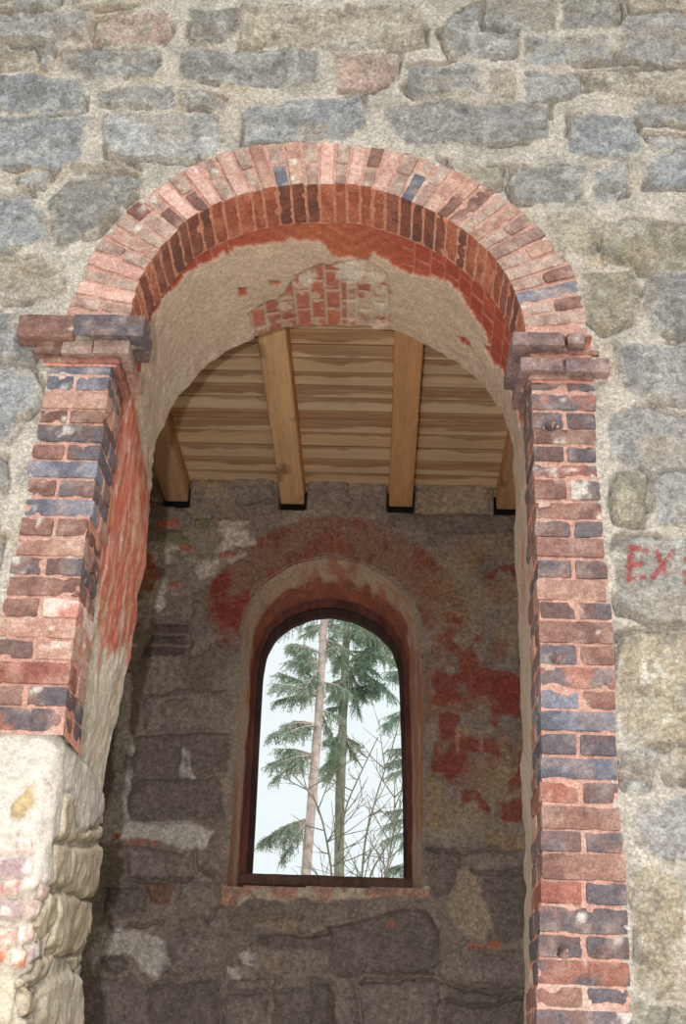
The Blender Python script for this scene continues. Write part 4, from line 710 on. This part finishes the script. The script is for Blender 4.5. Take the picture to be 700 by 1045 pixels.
def slab(name, x0, x1, y0, y1, z0, z1, mat):
    V = [(x, y, z) for x in (x0, x1) for y in (y0, y1) for z in (z0, z1)]
    F = np.array([[0, 1, 3, 2], [4, 6, 7, 5], [0, 4, 5, 1], [2, 3, 7, 6], [0, 2, 6, 4], [1, 5, 7, 3]])
    return structure(mesh_obj(name, V, F, mat, smooth=False))
slab('floor', XL - .6, XR + .6, 0.02, YB + .62, -.12, 0.0, M_FLOOR)
gx = np.linspace(-60, 60, 90); gy = np.linspace(-40, 80, 90); GX, GY = np.meshgrid(gx, gy, indexing='ij')
GZ = -.16 + .25 * fbm(np.stack([GX * .2, GY * .2, 0 * GX], -1), 3, 3) * sst(np.hypot(GX, GY - 1.8), 6, 14)
structure(mesh_obj('ground', np.stack([GX, GY, GZ], -1), grid_faces(90, 90), M_GROUND))
def ceiling():
    x = np.arange(XL - .02, XR + .03, .013); y = np.arange(YT - .1, YB + .16, .0075); X, Y = np.meshgrid(x, y, indexing='ij')
    b = list(BOARD_Y); bd = [b[0] - .15 * k for k in range(1, 7)][::-1] + b + [b[-1] + .16, b[-1] + .32]
    # each measured strip is a board, with its wavy waney edge stained brown
    bd = np.array(bd); i = np.clip(np.searchsorted(bd, Y) - 1, 0, len(bd) - 2); t0 = Y - bd[i]; t1 = bd[i + 1] - Y
    P = np.stack([X, Y, 0 * X], -1)
    r1 = _h(i, i * 0 + 3, i * 0, 5); r2 = _h(i, i * 0 + 9, i * 0, 6)
    base = mix(np.broadcast_to(lin((244, 218, 182)), P.shape), lin((230, 198, 156)), r1)
    wav = fbm(np.stack([X * 3.2 + i * 7, i * 1.0, 0 * X], -1), 7, 3) + .35 * fbm(np.stack([X * 14, i * 1.0, 0 * X], -1), 8, 2)
    dark_board = ((i % 3) == 1) | (r2 > .72)
    width = np.where(dark_board, .10, .035) + .045 * wav
    stain = 1 - sst(t0 - width + .012 * fbm(P * np.array([5, 50, 1]), 13, 3), -.010, .014)
    c = mix(base, mix(np.broadcast_to(lin((142, 92, 62)), P.shape), lin((172, 120, 82)), r2), stain * (.62 + .25 * fbm(P * np.array([3, 60, 1]), 12, 3)))
    c = c * (1 + .10 * fbm(P * np.array([2, 40, 1]), 9, 3))[..., None]
    gap = 1 - sst(np.minimum(t0, t1), .002, .007)
    c = mix(c, lin((92, 62, 42)), gap * .8)
    h = ZC - .004 * wav * 0 + .010 * gap + .004 * (r1 - .5)
    o = structure(mesh_obj('ceiling', np.stack([X, Y, h], -1), grid_faces(len(x), len(y), True), M_PINE, c))
    return o
ceil = ceiling()
r_ = slab('roof', XL - .6, XR + .6, .35, YB + .62, ZC + .06, ZC + .35, M_OUTER)
# ------------------------------------------------------------------ ceiling joists
JL = ['leftmost pine ceiling joist, mostly hidden behind the left arch reveal',
      'pale pine ceiling joist crossing the boards left of the window axis',
      'brownish pine ceiling joist crossing the boards right of the window axis',
      'rightmost pine ceiling joist, just showing beside the right brick jamb']
JC = [(206, 166, 126), (236, 192, 144), (216, 164, 116), (204, 156, 116)]
for jx, lab, jc in zip(JX, JL, JC):
    hw, hh = .083, .085; y = np.linspace(YT - .06, YB + .03, 120); bev = .008
    prof = [(-hw, hh), (-hw, -hh + bev), (-hw + bev, -hh), (-.03, -hh), (.03, -hh), (hw - bev, -hh), (hw, -hh + bev), (hw, hh), (-hw, hh)]
    zc = 5.455 + hh
    V = np.stack([np.stack([jx + a + .003 * fbm(np.stack([y * 2, 0 * y + jx, 0 * y + a * 9], -1), 3, 2), y, np.full(120, zc + b)], -1) for a, b in prof], 1)
    cc = lin(jc) * 1.12 * (1 + .14 * fbm(V * np.array([30, 1.6, 30]), 5, 4))[..., None]
    cc = mix(cc, lin((120, 78, 50)), .6 * sst(fbm(V * np.array([14, 5, 14]) + jx, 6, 3), .38, .55))
    acc = Acc(); acc.add(V, grid_faces(120, len(prof), False), cc)
    for e in (0, -1):
        ring = V[e][:-1]; acc.add(np.vstack([ring, ring.mean(0)[None]]), np.array([[k, (k + 1) % 8, 8, 8] for k in range(8)]), lin(jc))
    o = acc.build('ceiling_joist', M_BEAM, None, (jx, 2.3, 5.455))
    tag(o, lab, 'beam', 'pine joists under the board ceiling')

# ------------------------------------------------------------------ trees beyond the window
def tube(acc, pts, r0, r1, sides=8, col=(.3, .3, .3), knob=0.0):
    p = np.asarray(pts, float); n = len(p); t = np.gradient(p, axis=0); t /= np.linalg.norm(t, axis=1, keepdims=True) + 1e-9
    up = np.array([0, 0, 1.0]) if abs(t[0, 2]) < .8 else np.array([1.0, 0, 0])
    a = np.cross(t, up); a /= np.linalg.norm(a, axis=1, keepdims=True) + 1e-9; b = np.cross(t, a)
    th = np.linspace(0, 2 * np.pi, sides, endpoint=False); r = np.linspace(r0, r1, n)[:, None]
    if knob: r = r * (1 + knob * vn(np.stack([np.arange(n) * .9, np.zeros(n), np.zeros(n)], -1), 5))[:, None]
    V = p[:, None, :] + r[..., None] * (np.cos(th)[None, :, None] * a[:, None, :] + np.sin(th)[None, :, None] * b[:, None, :])
    i = np.arange(n - 1)[:, None]; j = np.arange(sides)[None, :]
    F = np.stack([i * sides + j, i * sides + (j + 1) % sides, (i + 1) * sides + (j + 1) % sides, (i + 1) * sides + j], -1).reshape(-1, 4)
    acc.add(V, F, col)
def smooth_path(pts, n):
    p = np.asarray(pts, float); s = np.linspace(0, 1, len(p)); q = np.linspace(0, 1, n)
    r = np.stack([np.interp(q, s, p[:, k]) for k in range(3)], -1)
    for _ in range(max(1, n // 6)): r[1:-1] = .25 * r[:-2] + .5 * r[1:-1] + .25 * r[2:]
    return r
def bough(root, a, b, bark, needle, rr, dens=1.0, origin=(0, 0, 0)):
    a = np.array(a); b = np.array(b); L = np.linalg.norm(b - a)
    mid = (a + b) / 2 + np.array([0, 0, .06 * L]); axis_ = smooth_path([a, mid, b - np.array([0, 0, .02 * L])], 12)
    acc = Acc(); tube(acc, axis_, .014 + .008 * L, .004, 6)
    Vn = []; Fn = []
    twigs = int(64 * L * dens) + 14
    for k in range(twigs):
        t = .18 + .82 * (rr.random() ** .8); p = axis_[min(11, int(t * 11))] + (axis_[min(11, int(t * 11) + 1)] - axis_[min(11, int(t * 11))]) * ((t * 11) % 1)
        side = np.array([rr.gauss(0, 1), rr.gauss(0, 1), 0]); side /= np.linalg.norm(side) + 1e-9
        fwd = (b - a) / L
        l = rr.uniform(.12, .34) * (1.1 - .45 * t) * (.6 + .4 * min(1.6, L))
        d = fwd * rr.uniform(.1, .7) + side * rr.uniform(.25, .8) + np.array([0, 0, -rr.uniform(.3, 1.1)]); d /= np.linalg.norm(d)
        tip = p + d * l + np.array([0, 0, -.10 * l]); tw = smooth_path([p, p + d * l * .5, tip], 5)
        tube(acc, tw, .004, .002, 4)
        nn = int(l / .011)
        for q in range(nn):
            f = q / nn; c = tw[int(f * 4)] + (tw[min(4, int(f * 4) + 1)] - tw[int(f * 4)]) * ((f * 4) % 1)
            e = np.array([rr.gauss(0, 1), rr.gauss(0, 1), rr.gauss(0, .8)]); e /= np.linalg.norm(e); e = e + d * .9; e /= np.linalg.norm(e)
            w = np.cross(e, [rr.gauss(0, 1), rr.gauss(0, 1), rr.gauss(0, 1)]); w /= np.linalg.norm(w) + 1e-9
            ln = rr.uniform(.035, .065); k0 = len(Vn)
            Vn += [c - w * .004, c + w * .004, c + e * ln * .6 + w * .0045, c + e * ln, ]; Fn.append((k0, k0 + 1, k0 + 2, k0 + 3))
    o = acc.build('bough', bark, root, origin)
    mesh_obj('needles', np.array(Vn), np.array(Fn), needle, None, o, origin, smooth=False)
def spruce(name, trunk, boughs, bark, needle, label, r0, top, seed, spread=.8, extra=26, dens=1.0):
    rr = random.Random(seed); t = np.array(trunk); base = t[0] + (t[0] - t[1]) / (t[0, 2] - t[1, 2]) * (0 - t[0, 2]) * 1.0
    d = (t[-1] - t[-2]) / (t[-1, 2] - t[-2, 2]); tipp = t[-1] + d * (top - t[-1, 2])
    root = empty(name, tuple(base)); tag(root, label, 'tree')
    path = smooth_path(np.vstack([base[None], t, tipp[None]]), 60)
    zz = np.interp(np.linspace(0, top, 60), np.r_[0, t[:, 2], top], np.arange(len(t) + 2))
    full = np.vstack([base[None], t, tipp[None]]); path = np.stack([np.interp(zz, np.arange(len(full)), full[:, k]) for k in range(3)], -1)
    acc = Acc(); tube(acc, path, r0, .03, 14, knob=.10); acc.build('trunk', bark, root, tuple(base))
    more = [(a, (a[0] + (b[0] - a[0]) * rr.uniform(.5, 1.1), b[1], b[2] + rr.uniform(-.28, .28))) for a, b in boughs for _ in range(1)]
    for a, b in list(boughs) + more:
        a = np.array(a); b = np.array(b)
        # the butt of the bough sits on the trunk itself
        k = np.argmin(np.abs(path[:, 2] - a[2])); a = path[k].copy()
        dy = rr.uniform(-1, 1) * spread * np.linalg.norm(b - a)
        s = (b[1] + dy + 3.8) / (b[1] + 3.8); b2 = np.array([b[0] * s, b[1] + dy, 1.6 + (b[2] - 1.6) * s])
        bough(root, a, b2, bark, needle, rr, dens, tuple(base))
    for k in range(extra):
        z = rr.uniform(t[-1, 2] + .2, top - .3); i = int(np.argmin(np.abs(path[:, 2] - z))); a = path[i]; th = rr.uniform(0, 6.28); L = (top - z) * .2 + .5
        bough(root, a, a + np.array([math.cos(th) * L, math.sin(th) * L, -.35 * L]), bark, needle, rr, .7, tuple(base))
spruce('spruce', PALE_TRUNK, PALE_BOUGHS, M_BARK_PALE, M_NEEDLE, 'spruce with a pale pinkish trunk seen left of centre through the window', .088, 12.5, 3)
spruce('spruce', DARK_TRUNK, DARK_BOUGHS, M_BARK_DARK, M_NEEDLE, 'spruce with a dark greenish trunk just right of the pale trunk', .10, 13.5, 4)
spruce('spruce', [(1.25, 16.0, 5.0), (1.2, 16.0, 7.0), (1.18, 16.0, 10.0)], FAR_BOUGHS, M_BARK_DARK, M_NEEDLE_FAR, 'farther spruce whose boughs reach in at the right edge of the window', .14, 14.0, 5)
SL = ['bare sapling forking up right of the dark spruce trunk', 'bare sapling leaning right, the middle one of three at lower right of the window', 'lowest thin bare sapling slanting far right towards the window jamb',
      'bare sapling leaning left across the lower window between the two trunks', 'upright bare sapling nearest the right jamb of the window']
for n_, (pts, lab) in enumerate(zip(SAPLINGS, SL)):
    rr = random.Random(50 + n_); t = np.array(pts, float); t[:, 1] += np.linspace(0, rr.uniform(-.5, .5), len(t)); base = np.array([t[0, 0] + rr.uniform(-.1, .1), t[0, 1], 0.0])
    root = empty('bare_sapling', tuple(base)); tag(root, lab, 'tree', 'bare saplings behind the window')
    full = np.vstack([base[None], t]); seg = np.r_[0, np.cumsum(np.linalg.norm(np.diff(full, axis=0), axis=1))]
    q = np.linspace(0, seg[-1], 40); path = np.stack([np.interp(q, seg, full[:, k]) for k in range(3)], -1); path[1:-1] = .25 * path[:-2] + .5 * path[1:-1] + .25 * path[2:]
    acc = Acc(); tube(acc, path, .035, .006, 8); acc.build('trunk', M_TWIG, root, tuple(base))
    for k in range(16):
        i = rr.randint(22, 38); a = path[i]; L = rr.uniform(.25, .8); d = np.array([rr.gauss(0, .8), rr.gauss(0, .6), rr.uniform(.4, 1.2)]); d /= np.linalg.norm(d)
        acc = Acc(); pth = smooth_path([a, a + d * L * .5 + np.array([0, 0, -.02]), a + d * L + np.array([0, 0, .05])], 8); tube(acc, pth, .009, .003, 5)
        for m_ in range(4):
            b0 = pth[rr.randint(2, 6)]; d2 = d + np.array([rr.gauss(0, .6), rr.gauss(0, .6), rr.gauss(0, .4)]); d2 /= np.linalg.norm(d2)
            tube(acc, smooth_path([b0, b0 + d2 * L * .3, b0 + d2 * L * .5], 4), .004, .002, 4)
        acc.build('branch', M_TWIG, root, tuple(base))

# ------------------------------------------------------------------ light and camera
w = bpy.data.worlds.new('overcast_sky'); scene.world = w; w.use_nodes = True
bg = w.node_tree.nodes['Background']; bg.inputs['Color'].default_value = (0.90, 0.98, 1.0, 1); bg.inputs['Strength'].default_value = SKY
def lamp(kind, name, energy, loc, rot=(0, 0, 0), **kw):
    d = bpy.data.lights.new(name, kind); d.energy = energy
    for k, v in kw.items(): setattr(d, k, v)
    o = bpy.data.objects.new(name, d); o.location = loc; o.rotation_euler = rot; COL.objects.link(o); return o
sdir = Vector((-.35, .72, -.85)).normalized()
lamp('SUN', 'veiled_sun', SUN, (3, -6, 9), sdir.to_track_quat('-Z', 'Y').to_euler(), angle=math.radians(9), color=(1.0, .955, .93))
lamp('POINT', 'camera_flash', FLASH, (-.26, -3.75, 1.72), shadow_soft_size=.03, color=(1, .95, .965))

cd = bpy.data.cameras.new('camera'); cam = bpy.data.objects.new('camera', cd); COL.objects.link(cam); scene.camera = cam
cd.sensor_fit = 'VERTICAL'; cd.sensor_height = 36.0; cd.lens = 36.0 * 1200.1 / 1045; cd.clip_end = 400
from mathutils import Matrix
p_, y_, r0_ = .4724, -.0395, .0423
fw = np.array([math.sin(y_) * math.cos(p_), math.cos(y_) * math.cos(p_), math.sin(p_)]); rt = np.array([math.cos(y_), -math.sin(y_), 0]); up = np.cross(rt, fw)
R2 = math.cos(r0_) * rt + math.sin(r0_) * up; U2 = -math.sin(r0_) * rt + math.cos(r0_) * up
M = Matrix.Identity(4)
for i in range(3): M[i][0] = R2[i]; M[i][1] = U2[i]; M[i][2] = -fw[i]; M[i][3] = (0, -3.8023, 1.6)[i]
cam.matrix_world = M
vs = scene.view_settings; vs.view_transform = 'Standard'; vs.look = 'None'; vs.gamma = 1; vs.use_curve_mapping = False; vs.exposure = EXPO
